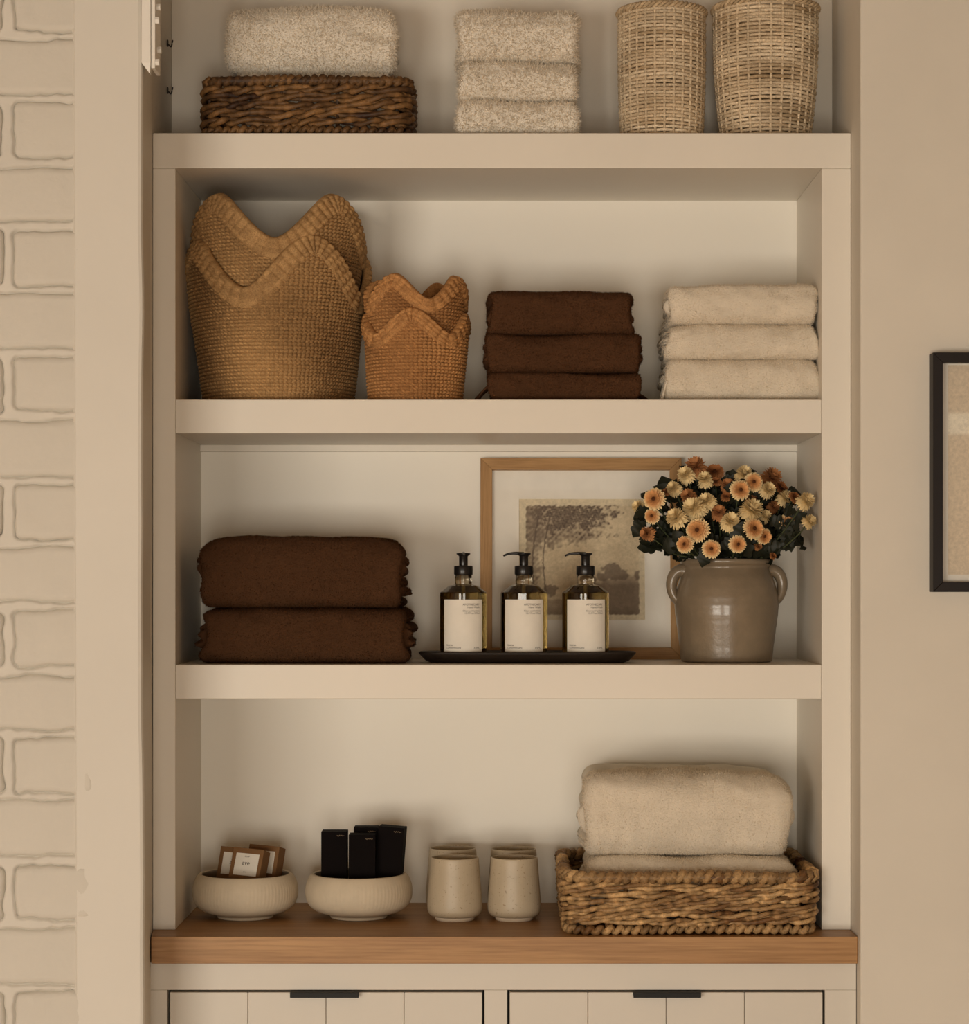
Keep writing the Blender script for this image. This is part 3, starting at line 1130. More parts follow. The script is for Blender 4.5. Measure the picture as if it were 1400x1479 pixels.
SG1 = (alb(112, 80, 46), alb(178, 136, 86))
SG2 = (alb(118, 77, 41), alb(186, 132, 78))
yc = 0.162
cx = XP(402, yc)
hp = ZP(337, 0.03) - Z2
G1 = 'large nested seagrass baskets'
G2 = 'small nested seagrass baskets'
scallop('large seagrass basket with scalloped rim, the outer one of the nested pair', (cx, yc, Z2), 0.121, 0.1495, hp, hp - 0.088, math.radians(28), SG1, 71, group=G1)
scallop('large seagrass basket with scalloped rim, nested inside another and rising above it', (cx + 0.002, yc, Z2 + 0.066), 0.114, 0.1425, hp + 0.004, hp - 0.074, math.radians(47), SG1, 72, group=G1)
yc = 0.093
cx = XP(601, yc)
hp2 = ZP(444, 0.02) - Z2
scallop('small honey coloured seagrass basket with scalloped rim, the outer one of the nested pair', (cx, yc, Z2), 0.0750, 0.0835, hp2, hp2 - 0.040, math.radians(-3), SG2, 73,
        rowh=0.0056, cell=0.0076, band=0.026, group=G2)
scallop('small honey coloured seagrass basket with scalloped rim, nested inside another and rising above it', (cx, yc, Z2 + 0.050), 0.0690, 0.0795, hp2 + 0.006, hp2 - 0.036, math.radians(-27), SG2, 74,
        rowh=0.0056, cell=0.0076, band=0.024, group=G2)

# ------------------------------------------------------------------ text helper
def text_mesh(body, size, align='LEFT', line=1.0):
    cu = bpy.data.curves.new('text', 'FONT')
    cu.body = body
    cu.size = size
    cu.align_x = align
    cu.align_y = 'TOP'
    cu.space_line = line
    o = bpy.data.objects.new('text', cu)
    C.objects.link(o)
    dg = bpy.context.evaluated_depsgraph_get()
    ev = o.evaluated_get(dg)
    me = ev.to_mesh()
    v = np.array([p.co[:] for p in me.vertices])
    f = [tuple(p.vertices) for p in me.polygons]
    ev.to_mesh_clear()
    bpy.data.objects.remove(o)
    bpy.data.curves.remove(cu)
    return v, f


# ------------------------------------------------------------------ oval tray and soap bottles
yt = 0.115
tx0, tx1 = XP(604, 0.09), XP(920, 0.09)
tw = tx1 - tx0
tm = MB()
th = np.linspace(0, 2 * math.pi, 96, endpoint=False)


def oval(a, b, z, e=3.0):
    c, s = np.cos(th), np.sin(th)
    return np.stack([a * np.sign(c) * np.abs(c) ** (2 / e), b * np.sign(s) * np.abs(s) ** (2 / e), th * 0 + z], 1)


a, b = tw / 2, 0.066
rings = [oval(0.001, 0.001, 0), oval(a - 0.020, b - 0.016, 0.0), oval(a - 0.012, b - 0.009, 0.003), oval(a - 0.001, b - 0.001, 0.0145), oval(a, b, 0.017),
         oval(a - 0.0025, b - 0.0025, 0.0183), oval(a - 0.009, b - 0.009, 0.0155), oval(0.001, 0.001, 0.0150)]
tm.grid(np.stack(rings, 1), closed_u=True)
tray = tag(tm.build('soap_tray', M_TRAY, None, smooth=True), 'dark stained wooden tray with rounded ends carrying the soap bottles', 'tray')
tray.location = ((tx0 + tx1) / 2, yt, Z3)
ZTR = Z3 + 0.0155

RB = 0.0388
yb = 0.108
bot_prof_out = [(0.0005, 0.001), (RB - 0.004, 0.0), (RB - 0.001, 0.002), (RB, 0.006), (RB, 0.0985), (RB - 0.0008, 0.1005), (0.0245, 0.1110), (0.0170, 0.1128), (0.0140, 0.1140)]
bot_prof_in = [(0.0138, 0.1140), (0.0005, 0.1140)]
NECK = [(0.0139, 0.1128), (0.0139, 0.1180), (0.0145, 0.1195), (0.0139, 0.1215), (0.0139, 0.1315), (0.0005, 0.1315)]


def make_bottle(label, px, noz):
    root = thing('soap_bottle', label, 'bottle', (XP(px, yb), yb, ZTR), 0, 'soap pump bottles on the dark tray')
    MB().lathe(bot_prof_out + bot_prof_in[1:], 72).build('bottle_body', M_SOAPGLASS, root, smooth=False)
    body = root.children[-1] if root.children else None
    MB().lathe(NECK, 48).build('neck', M_CLEARGLASS, root, smooth=True)
    # white wrap-round label
    lr = RB + 0.0004
    half = math.asin(0.79)
    aa = np.linspace(-half, half, 40)
    z0, z1 = 0.0035, 0.0885
    P = np.stack([np.stack([lr * np.sin(aa), -lr * np.cos(aa), aa * 0 + z], 1) for z in (z0, z1)], 1)
    Pb = P.copy()
    Pb[..., :2] *= (RB - 0.0001) / lr
    lm = MB().grid(P)
    lm.grid(Pb[::-1])
    lab = lm.build('label', M_LABEL, root, smooth=True)
    wl = lr * half

    def put(txt, size, x, z, al, line=1.0, rr=lr + 0.0003):
        v, f = text_mesh(txt, size, al, line)
        s = v[:, 0] + x
        an = s / lr
        MB().add(np.stack([rr * np.sin(an), -rr * np.cos(an), v[:, 1] + z], 1), f).build('lettering', M_INK, lab)
    put('APOTHECARY\nHand Wash', 0.0046, wl - 0.0065, 0.0825, 'RIGHT', 0.95)
    put('Clean and hydrate\n12.7 Fl oz 375ml', 0.0040, wl - 0.0065, 0.0720, 'RIGHT', 1.0)
    put('FRAMA\nCOPENHAGEN', 0.0040, -wl + 0.0055, 0.0155, 'LEFT', 1.0)
    put('375ML', 0.0040, wl - 0.0065, 0.0115, 'RIGHT')
    # collar and pump
    cm = MB().lathe([(0.0005, 0.1290), (0.0150, 0.1290), (0.0155, 0.1300), (0.0155, 0.1425), (0.0147, 0.1440), (0.0075, 0.1445), (0.0005, 0.1445)], 48)
    cm.build('collar', M_BLACKPLASTIC, root, smooth=False, bevel=0.0006)
    pm = MB().lathe([(0.0072, 0.1440), (0.0072, 0.1595), (0.0088, 0.1612), (0.0112, 0.1628), (0.0116, 0.1640), (0.0108, 0.1652), (0.0005, 0.1655)], 40)
    pump = pm.build('pump', M_BLACKPLASTIC, root, smooth=True)
    t = np.linspace(0, 1, 14)
    L = 0.034
    dx, dy = noz
    pts = np.stack([dx * L * t, dy * L * t, 0.1638 + 0.0014 * np.sin(t * math.pi * 0.7) - 0.0048 * t ** 4], 1)
    nm = MB().tube(pts, 0.0030 - 0.0014 * t, 10)
    nm.build('nozzle', M_BLACKPLASTIC, pump, smooth=True)
    tm_ = MB().tube(np.array([(0.001, 0, 0.013), (0.0, 0, 0.06), (0, 0, 0.1135)]), 0.0024, 8)
    tm_.build('dip_tube', M_LABEL, root, smooth=True)
    return root


make_bottle('olive glass soap bottle with black pump, spout turned forward, beside the brown bath towels', 669.5, (0.05, -1.0))
make_bottle('olive glass soap bottle with black pump, standing between the two others', 757, (-1.0, -0.10))
make_bottle('olive glass soap bottle with black pump, spout sideways, on the tray end towards the crock', 846, (-1.0, -0.05))

# ------------------------------------------------------------------ framed landscape print leaning on the back panel
Yb_, Yt_ = 0.262, 0.300
fw = (986 - 694) / s_at(0.28)
fh = (953 - 660) / s_at(0.28)
lean_a = math.asin((Yt_ - Yb_) / fh)
fr = thing('framed_print', 'oak framed sepia landscape print leaning behind the soap bottles', 'picture', ((XP(694, 0.28) + XP(986, 0.28)) / 2, Yb_, Z3))
fr.rotation_euler = (-lean_a, 0, 0)
bw, bd = 0.0205, 0.018


def mitre(mb, p, q, inner_shift, dirv, depth):
    pass


def frame_bars(parent, w, h, bw, bd, mx, mz, mat_label=None):
    """four mitred bars; front at y = 0, back at y = bd, bottom at z = 0"""
    o = [(-w / 2, 0), (w / 2, 0), (w / 2, h), (-w / 2, h)]
    i = [(-w / 2 + bw, bw), (w / 2 - bw, bw), (w / 2 - bw, h - bw), (-w / 2 + bw, h - bw)]
    for k in range(4):
        k2 = (k + 1) % 4
        pts = [o[k], o[k2], i[k2], i[k]]
        v = [(x, 0, z) for x, z in pts] + [(x, bd, z) for x, z in pts]
        f = [(0, 1, 2, 3), (7, 6, 5, 4), (0, 4, 5, 1), (1, 5, 6, 2), (2, 6, 7, 3), (3, 7, 4, 0)]
        MB().add(v, f).build('frame_bar', mx if k % 2 == 0 else mz, parent, bevel=0.0008)


frame_bars(fr, fw, fh, bw, bd, M_FRAMEOAK_X, M_FRAMEOAK_Z)
bx('mat_board', M_MATB, fr, -fw / 2 + bw * 0.8, fw / 2 - bw * 0.8, 0.0105, 0.0145, bw * 0.8, fh - bw * 0.8)
# bevelled window of the mat: four thin raised lips around the print
px0_, px1_ = (750 - 840) / s_at(0.28), (932 - 840) / s_at(0.28)
pz0_, pz1_ = (953 - 895) / s_at(0.28), (953 - 719) / s_at(0.28)
NX, NZ = 190, 200
u = np.linspace(0, 1, NX)
v = np.linspace(0, 1, NZ)
U, V = np.meshgrid(u, v, indexing='ij')
pf = np.stack([U.ravel(), V.ravel(), U.ravel() * 0], 1)
n1 = snoise(pf, 3, 301).reshape(U.shape)
n2 = snoise(pf, 9, 302, 10).reshape(U.shape)
n3 = snoise(pf, 26, 303, 14).reshape(U.shape)
n4 = snoise(pf, 48, 304, 14).reshape(U.shape)
sky = np.array(alb(176, 152, 116))
pap = np.array(alb(184, 162, 126))
dk = np.array(alb(100, 82, 64))
dk2 = np.array(alb(82, 66, 52))
col = sky[None, None] * (1 + 0.05 * n1 + 0.03 * n3)[..., None]


def blend(mask, c):
    global col
    m = np.clip(mask, 0, 1)[..., None]
    col = col * (1 - m) + c * m


sm_ = lambda x, a, b: np.clip((x - a) / (b - a), 0, 1) ** 2 * (3 - 2 * np.clip((x - a) / (b - a), 0, 1))
# tree mass on the left and the overhanging crown
crown = 0.24 - np.hypot((U - 0.20) * 0.42, (V - 0.86) * 1.0) + 0.05 * n2 + 0.03 * n3
crown2 = 0.14 - np.hypot((U - 0.40) * 0.45, (V - 0.865) * 1.1) + 0.045 * n2 + 0.035 * n3 + 0.03 * n4
leftm = (0.185 + 0.045 * n2 + 0.03 * n3) - U + 0.12 * (V - 0.5)
blend(sm_(crown, -0.02, 0.05) * (0.62 + 0.2 * n3), dk)
blend(sm_(crown2, -0.02, 0.04) * (0.70 + 0.3 * n4), dk2)
blend(sm_(leftm, -0.03, 0.06) * (0.58 + 0.18 * n3), dk)
# trunks
for (c0, amp_, wd) in ((0.205, 0.022, 0.009), (0.115, 0.016, 0.010)):
    xc_ = c0 + 0.05 * (V - 0.3) + amp_ * np.sin(V * 7 + 1) + 0.004 * n3
    blend(sm_(wd - np.abs(U - xc_), 0, 0.006) * ((V > 0.12) & (V < 0.86)) * 0.75, dk2)
tuft = 0.05 - np.hypot(U - 0.255, V - 0.62) + 0.018 * n3
blend(sm_(tuft, 0, 0.03) * 0.6, dk)
# bushes and ground
gl_ = 0.30 + 0.035 * np.sin(U * 5 + 0.5) + 0.10 * sm_(U, 0.55, 0.8) - 0.16 * sm_(0.62 - U, 0, 0.3) + 0.016 * n2 + 0.008 * n3
bush = np.maximum.reduce([0.085 - np.hypot((U - 0.74), (V - 0.40) * 1.0), 0.055 - np.hypot(U - 0.82, V - 0.37), 0.045 - np.hypot(U - 0.66, V - 0.36), 0.05 - np.hypot(U - 0.95, V - 0.36)]) + 0.014 * n2 + 0.012 * n3
bush = np.maximum(bush, 0.07 - np.hypot(U - 0.55, V - 0.32) + 0.016 * n2 + 0.014 * n3)
bush = np.maximum(bush, 0.07 - np.hypot(U - 0.24, V - 0.24) + 0.016 * n2 + 0.014 * n3)
blend(sm_(gl_ - V, -0.01, 0.02) * 0.72, np.array(alb(128, 106, 82)))
blend(sm_(0.34 + 0.02 * n2 - V, -0.01, 0.06) * sm_(U, 0.5, 0.66) * 0.65, dk)
blend(sm_(bush, 0, 0.025) * 0.8, dk)
blend(sm_(0.13 + 0.03 * n2 - V, 0, 0.08) * 0.45, dk2)
# worn paper border
bord = np.minimum.reduce([U - 0.055 + 0.004 * n3, V - 0.042 + 0.004 * n3, 0.955 - U + 0.004 * n3, 0.945 - V + 0.006 * n3])
blend(sm_(-bord, -0.006, 0.006), pap)
rough_edge = np.stack([px0_ + U * (px1_ - px0_), np.full_like(U, 0.0101), pz0_ + V * (pz1_ - pz0_)], -1)
pr = MB().grid(rough_edge, col=np.clip(col, 0.01, 1))
pr.build('landscape_print', M_PRINT, fr, smooth=True)
lip = 0.0022
for (xa, xb, za, zb) in ((px0_ - lip, px1_ + lip, pz1_, pz1_ + lip), (px0_ - lip, px1_ + lip, pz0_ - lip, pz0_), (px0_ - lip, px0_, pz0_, pz1_), (px1_, px1_ + lip, pz0_, pz1_)):
    bx('mat_lip', M_MATB, fr, xa, xb, 0.0085, 0.0106, za, zb, 0.0)
bx('glass_pane', M_PANE, fr, -fw / 2 + bw * 0.7, fw / 2 - bw * 0.7, 0.0055, 0.0070, bw * 0.7, fh - bw * 0.7)

# ------------------------------------------------------------------ black framed picture on the right wall
pf_y = YW - 0.034
bfw, bfh = 0.50, (855 - 509) / s_at(pf_y)
bx_l = XP(1348, pf_y)
pic = thing('framed_picture', 'black framed pale picture hanging on the plaster wall', 'picture', (bx_l + bfw / 2, pf_y, ZP(855, pf_y)))
frame_bars(pic, bfw, bfh, 0.0155, 0.034, M_BLACKFRAME, M_BLACKFRAME)
bx('mat_board', M_MATB, pic, -bfw / 2 + 0.012, bfw / 2 - 0.012, 0.020, 0.024, 0.012, bfh - 0.012)
am = MB()
g = np.linspace(0, 1, 60)
A, B = np.meshgrid(g, g, indexing='ij')
ap = np.stack([A.ravel(), B.ravel(), A.ravel() * 0], 1)
an1 = snoise(ap, 1.6, 401).reshape(A.shape)
acol = np.array(alb(186, 162, 130))[None, None] * (1 + 0.03 * an1)[..., None]
reflection_band = (sm_(B, 0.665, 0.675) * sm_(0.772 - B, 0, 0.01))[..., None]  # window reflection in the picture glass, painted onto the sheet as a paler band
acol = acol * (1 - reflection_band) + np.array(alb(202, 183, 152)) * reflection_band
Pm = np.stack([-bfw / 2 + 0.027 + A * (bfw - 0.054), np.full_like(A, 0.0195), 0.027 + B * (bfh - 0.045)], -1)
am.grid(Pm, col=acol).build('sheet_with_reflection', M_PRINT, pic, smooth=True)
bx('glass_pane', M_PANE, pic, -bfw / 2 + 0.011, bfw / 2 - 0.011, 0.008, 0.0095, 0.011, bfh - 0.011)

# ------------------------------------------------------------------ stoneware crock
yk = 0.135
sk = s_at(yk)
kx = XP(1049.5, yk)
crock = thing('stoneware_crock', 'grey brown glazed stoneware crock with two ear handles holding the flowers', 'crock', (kx, yk, Z3))
cp = [(0.0005, 0.002), (0.060, 0.0), (0.0735, 0.0005), (0.0755, 0.004), (0.0775, 0.025), (0.0815, 0.055), (0.0850, 0.080), (0.0862, 0.095), (0.0850, 0.112), (0.0805, 0.130),
      (0.0745, 0.146), (0.0706, 0.1535), (0.0700, 0.1570), (0.0715, 0.1600), (0.0752, 0.1625), (0.0765, 0.1655), (0.0762, 0.1690), (0.0745, 0.1710), (0.0710, 0.1712),
      (0.0690, 0.1690), (0.0660, 0.155), (0.0740, 0.130), (0.0790, 0.095), (0.0760, 0.055), (0.0690, 0.012), (0.0005, 0.010)]
cp = np.array(cp)
# smooth the profile
tt = np.arange(len(cp))
ti = np.linspace(0, len(cp) - 1, 110)
cps = np.stack([np.interp(ti, tt, cp[:, 0]), np.interp(ti, tt, cp[:, 1])], 1)
for _ in range(3):
    cps[1:-1] = 0.25 * cps[:-2] + 0.5 * cps[1:-1] + 0.25 * cps[2:]
wobble = lambda th, z, r: r * (1 + 0.006 * np.sin(2 * th + 0.7) + 0.0022 * np.sin(z * 420) * (z > 0.01) + 0.003 * np.sin(3 * th + z * 20))
MB().lathe(cps, 96, rfun=wobble).build('crock_body', M_CROCK, crock, smooth=True)
for sx in (-1, 1):
    t = np.linspace(0, 1, 26)
    a = math.pi * (0.62 - 1.18 * t)
    hx = 0.0755 + 0.0165 * np.cos(a)
    hz = 0.1310 + 0.021 * np.sin(a) - 0.014 * t ** 2
    hx = np.where(t > 0.85, hx - 0.006 * (t - 0.85) / 0.15, hx)
    pts = np.stack([sx * hx, np.zeros_like(t) - 0.004, hz], 1)
    hm = MB()
    # strap section: wide in Y, thin across
    tg = np.gradient(pts, axis=0)
    tg /= np.linalg.norm(tg, axis=1, keepdims=True)
    yv = np.array([0, 1.0, 0])
    nv = np.cross(tg, yv)
    an = np.linspace(0, 2 * math.pi, 14, endpoint=False)
    prof = (np.cos(an)[None, :, None] * (0.0125 + 0.004 * np.abs(t - 0.5)[:, None, None]) * yv
            + np.sin(an)[None, :, None] * (0.0100 - 0.0040 * t)[:, None, None] * (1 + 0.25 * np.cos(3 * an))[None, :, None] * nv[:, None])
    hm.grid(pts[:, None] + prof, closed_v=True)
    hm.build('ear_handle', M_CROCK, crock, smooth=True)

# ------------------------------------------------------------------ chrysanthemums
def petal_strip(L, w, lift, curl, n=4):
    t = np.linspace(0, 1, n + 1)
    x = 0.12 * L + L * 0.88 * t
    z = lift * x - curl * (t ** 2) * L
    wd = w * np.array([0.35, 0.75, 1.0, 0.9, 0.25])[:n + 1]
    left = np.stack([x, -wd, z + 0.15 * wd], 1)
    mid = np.stack([x, wd * 0, z - 0.12 * wd], 1)
    right = np.stack([x, wd, z + 0.15 * wd], 1)
    return np.stack([left, mid, right], 1), t


def bloom_mesh(R, tip, base, mid, seed, closed=0.0):
    rg = np.random.default_rng(seed)
    mb = MB()
    rings_ = [(26, 1.0, 0.02, 0.16), (24, 0.93, 0.16, 0.08), (20, 0.80, 0.38, -0.02), (16, 0.62, 0.65, -0.1)]
    if closed:
        rings_ = [(24, 0.95, -0.35, 0.25), (24, 1.0, -0.05, 0.2), (22, 0.95, 0.25, 0.05), (20, 0.85, 0.55, 0.0), (16, 0.7, 0.95, 0.0), (10, 0.5, 1.5, 0.0)]
    tip, base, mid = np.array(tip), np.array(base), np.array(mid)
    for ri, (n, l, lift, curl) in enumerate(rings_):
        for k in range(n):
            a = 2 * math.pi * (k + 0.5 * (ri % 2)) / n + rg.normal() * 0.05
            P, t = petal_strip(R * l * rg.uniform(0.94, 1.04), R * 0.150, lift + rg.normal() * 0.05, curl + rg.normal() * 0.04)
            c, s = math.cos(a), math.sin(a)
            Q = np.stack([P[..., 0] * c - P[..., 1] * s, P[..., 0] * s + P[..., 1] * c, P[..., 2] + 0.0008 * ri], -1)
            tt = (t * l)[:, None]
            col = np.where(tt < 0.55, base + (mid - base) * tt / 0.55, mid + (tip - mid) * (tt - 0.55) / 0.45) * rg.uniform(0.88, 1.1)
            if closed:
                col = (tip * 0.75 + mid * 0.25)[None] * rg.uniform(0.8, 1.1) * np.ones((len(t), 1))
            mb.grid(Q, col=np.repeat(col[:, None], 3, 1))
    return mb.mesh('petals', M_PETAL, True)


TIP, MIDC, BASE = alb(222, 182, 128), alb(192, 132, 76), alb(92, 46, 18)
RTIP, RMID, RBASE = alb(166, 110, 64), alb(140, 84, 44), alb(86, 46, 20)
BLOOMS = {
    'o': [bloom_mesh(0.0152, TIP, BASE, MIDC, s) for s in (1, 2)],
    'c': [bloom_mesh(0.0150, TIP, MIDC, alb(206, 156, 96), s, 1.0) for s in (3, 4)],
    'r': [bloom_mesh(0.0150, RTIP, RBASE, RMID, s, 0.0) for s in (5,)] + [bloom_mesh(0.0152, RTIP, RMID, RMID, 6, 1.0)],
}
em = MB()
a_ = np.linspace(0, 2 * math.pi, 14, endpoint=False)
pe = np.array([(0.0040, 0.0), (0.0038, 0.0016), (0.0026, 0.0030), (0.0003, 0.0036)])
em.lathe(pe, 14)
em.c[-1][:] = alb(64, 34, 14)
EYE_MESH = em.mesh('eye', M_PETAL, True)
cm = MB().lathe([(0.0012, -0.0045), (0.0035, -0.003), (0.0055, 0.0005)], 12)
CALYX = cm.mesh('calyx', M_STEM, True)


def leaf_mesh(L, seed):
    """lobed chrysanthemum leaf along +X"""
    rg = np.random.default_rng(seed)
    t = np.linspace(0, 1, 15)
    lob = 0.5 + 0.5 * np.abs(np.sin(t * math.pi * 3.2 + 0.3)) ** 0.7
    w = L * 0.34 * np.sin(np.clip(t, 0, 1) * math.pi * 0.92 + 0.12) ** 0.8 * lob
    w[0] = L * 0.02
    w[-1] = L * 0.01
    z = -0.25 * L * t ** 2 + 0.03 * L * np.sin(t * 9)
    P = np.stack([np.stack([t * L, -w, z + 0.35 * w + 0.002 * rg.normal(size=15)], 1), np.stack([t * L, w * 0, z], 1),
                  np.stack([t * L, w, z + 0.35 * w + 0.002 * rg.normal(size=15)], 1)], 1)
    return MB().grid(P).mesh('leaf', M_LEAF, True)


LEAVES = [leaf_mesh(0.040, 1), leaf_mesh(0.034, 2), leaf_mesh(0.047, 3)]


def orient(dirv, roll=0.0):
    q = Vector(dirv).to_track_quat('Z', 'Y')
    return (q.to_matrix() @ Matrix.Rotation(roll, 3, 'Z')).to_quaternion()


# (zoomed x, zoomed y, radius, kind, depth)  in the crop 900..1200 x 650..970 shown 1387 px wide
FL = [(210, 328, 72, 'o', .07), (112, 385, 46, 'c', .11), (196, 440, 52, 'o', .08), (168, 560, 46, 'r', .08), (345, 262, 48, 'c', .12), (490, 125, 70, 'r', .15),
      (612, 150, 64, 'r', .16), (548, 205, 52, 'c', .13), (425, 172, 56, 'c', .14), (440, 312, 48, 'r', .11), (482, 398, 74, 'c', .07), (362, 460, 66, 'c', .06),
      (566, 348, 56, 'c', .08), (500, 535, 76, 'o', .035), (415, 630, 58, 'o', .03), (590, 660, 60, 'o', .03), (766, 628, 58, 'o', .03), (642, 425, 50, 'r', .07),
      (715, 485, 62, 'c', .05), (782, 268, 66, 'o', .07), (805, 172, 58, 'c', .13), (872, 215, 62, 'o', .09), (962, 272, 52, 'c', .10), (985, 195, 68, 'r', .15),
      (1052, 258, 56, 'r', .15), (700, 245, 46, 'r', .12), (852, 412, 76, 'c', .06), (870, 525, 70, 'o', .035), (940, 575, 54, 'o', .05), (945, 448, 42, 'c', .08),
      (1095, 485, 56, 'o', .07), (1082, 330, 54, 'c', .12), (1142, 318, 42, 'r', .10), (1215, 345, 58, 'c', .035), (1240, 482, 46, 'c', .035), (860, 335, 42, 'r', .11),
      (690, 315, 38, 'r', .10), (1000, 385, 40, 'r', .12), (620, 215, 40, 'r', .14), (292, 282, 26, 'r', .13), (1000, 708, 26, 'r', .06), (900, 645, 26, 'r', .07)]
KN = {'o': ('chrysanthemum', 'open apricot chrysanthemum with dark rust centre in the stoneware crock', 'open apricot chrysanthemums'),
      'c': ('chrysanthemum', 'pale peach pompon chrysanthemum with full rounded petals in the stoneware crock', 'pale peach chrysanthemums'),
      'r': ('chrysanthemum', 'rusty brown chrysanthemum among paler blooms in the stoneware crock', 'rusty brown chrysanthemums')}
OWN = {0: 'large open apricot chrysanthemum farthest out on the side of the soap bottles',
       3: 'rusty brown chrysanthemum hanging lowest on the side of the soap bottles',
       5: 'rusty brown chrysanthemum at the very top of the bunch in the crock',
       15: 'open apricot chrysanthemum hanging lowest over the middle of the crock rim',
       33: 'pale peach chrysanthemum touching the bookcase side panel, above another',
       34: 'pale peach chrysanthemum close to the bookcase side panel, below another',
       39: 'tiny rusty bud beside the large apricot bloom in the crock',
       40: 'tiny rusty bud hanging over the crock rim above an ear handle',
       41: 'tiny rusty bud tucked under the open apricot blooms in the crock'}
ZRIM = Z3 + 0.1712
rg = np.random.default_rng(99)
mouth = np.array([kx, yk, ZRIM])
for i, (zx, zy, zr_, kind, Y) in enumerate(FL):
    pxx, pyy = 900 + zx * 300 / 1387, 650 + zy * 320 / 1479
    p = np.array([XP(pxx, Y), Y, ZP(pyy, Y)])
    R = zr_ * 300 / 1387 / s_at(Y)
    nm, lb, gr = KN[kind]
    lb = OWN.get(i, lb)
    dv = p - (mouth + np.array([0, 0.0, 0.03]))
    dv = dv / np.linalg.norm(dv)
    face = np.array([dv[0] * 0.55, -1.0, dv[2] * 0.3]) if kind == 'o' else np.array([dv[0] * 1.2, -0.75, 0.55 + dv[2] * 0.5])
    face = face + rg.normal(size=3) * 0.12
    face /= np.linalg.norm(face)
    root = thing(nm, lb, 'flower', tuple(mouth + np.array([0, 0, -0.06])), 0, gr)
    base = mouth + np.array([0, 0, -0.06])
    ml = BLOOMS[kind][i % 2]
    bo = bpy.data.objects.new('petals', ml)
    C.objects.link(bo)
    bo.parent = root
    bo.rotation_mode = 'QUATERNION'
    bo.rotation_quaternion = orient(face, rg.uniform(0, 6))
    sc = R / 0.0152 * 1.10
    bo.scale = (sc,) * 3
    bo.location = p - base
    for nm2, me2 in ((('eye', EYE_MESH),) if kind != 'c' else ()) + (('calyx', CALYX),):
        eo = bpy.data.objects.new(nm2, me2)
        C.objects.link(eo)
        eo.parent = root
        eo.rotation_mode = 'QUATERNION'
        eo.rotation_quaternion = orient(face)
        eo.scale = (sc,) * 3
        eo.location = p - base + face * (0.0012 * sc if nm2 == 'eye' else 0)
    # stem from inside the crock, through the mouth, to the back of the bloom
    e0 = np.array([(p[0] - mouth[0]) * 0.22, (p[1] - mouth[1]) * 0.35, 0.0])
    e1 = np.array([(p[0] - mouth[0]) * 0.42, (p[1] - mouth[1]) * 0.35, 0.06])
    e3 = p - base - face * 0.004 * sc
    e2 = e3 - face * 0.018 - np.array([0, 0, 0.018])
    t = np.linspace(0, 1, 14)[:, None]
    st = e0 * (1 - t) ** 3 + 3 * e1 * t * (1 - t) ** 2 + 3 * e2 * t ** 2 * (1 - t) + e3 * t ** 3
    # keep the stem clear of the rim
    rad_ = np.hypot(st[:, 0], st[:, 1])
    lim = np.where(st[:, 2] < 0.064, 0.060, 1.0)
    k = np.minimum(1, lim / np.maximum(rad_, 1e-6))
    st[:, 0] *= k
    st[:, 1] *= k
    MB().tube(st, np.linspace(0.0019, 0.0012, 14), 6).build('stem', M_STEM, root, smooth=True)
    nl = 7 if zr_ > 40 else 4
    for j in range(nl):
        q = 6 + int(rg.integers(0, 7)) if j else 11
        lo = bpy.data.objects.new('leaf', LEAVES[int(rg.integers(0, 3))])
        if st[q][2] < 0.066:
            q = 8
        C.objects.link(lo)
        lo.parent = root
        loc = st[q].copy()
        an = rg.uniform(0, 2 * math.pi)
        dl = Vector((math.cos(an), 0.30 + 0.35 * rg.normal(), 0.75 * math.sin(an) + 0.12)).normalized()
        k = rg.uniform(0.75, 1.15)
        wx = base[0] + loc[0] + dl.x * 0.047 * k
        if wx > IR - 0.012:
            dl.x = -abs(dl.x)
        if base[0] + loc[0] > IR - 0.03:
            k *= 0.55
        # blade turned mostly towards the room
        nz_ = Vector((rg.normal() * 0.45, -1.0, 0.35 + 0.4 * rg.normal()))
        yv_ = nz_.cross(dl).normalized()
        zv_ = dl.cross(yv_).normalized()
        lo.rotation_mode = 'QUATERNION'
        lo.rotation_quaternion = Matrix((dl, yv_, zv_)).transposed().to_quaternion()
        lo.location = loc + np.array([0, 0.006, 0])
        # leaves stay above the rim and under the crown of blooms
        if loc[2] + dl.z * 0.04 * k < 0.066:
            lo.location.z += 0.02
        lo.scale = (k,) * 3

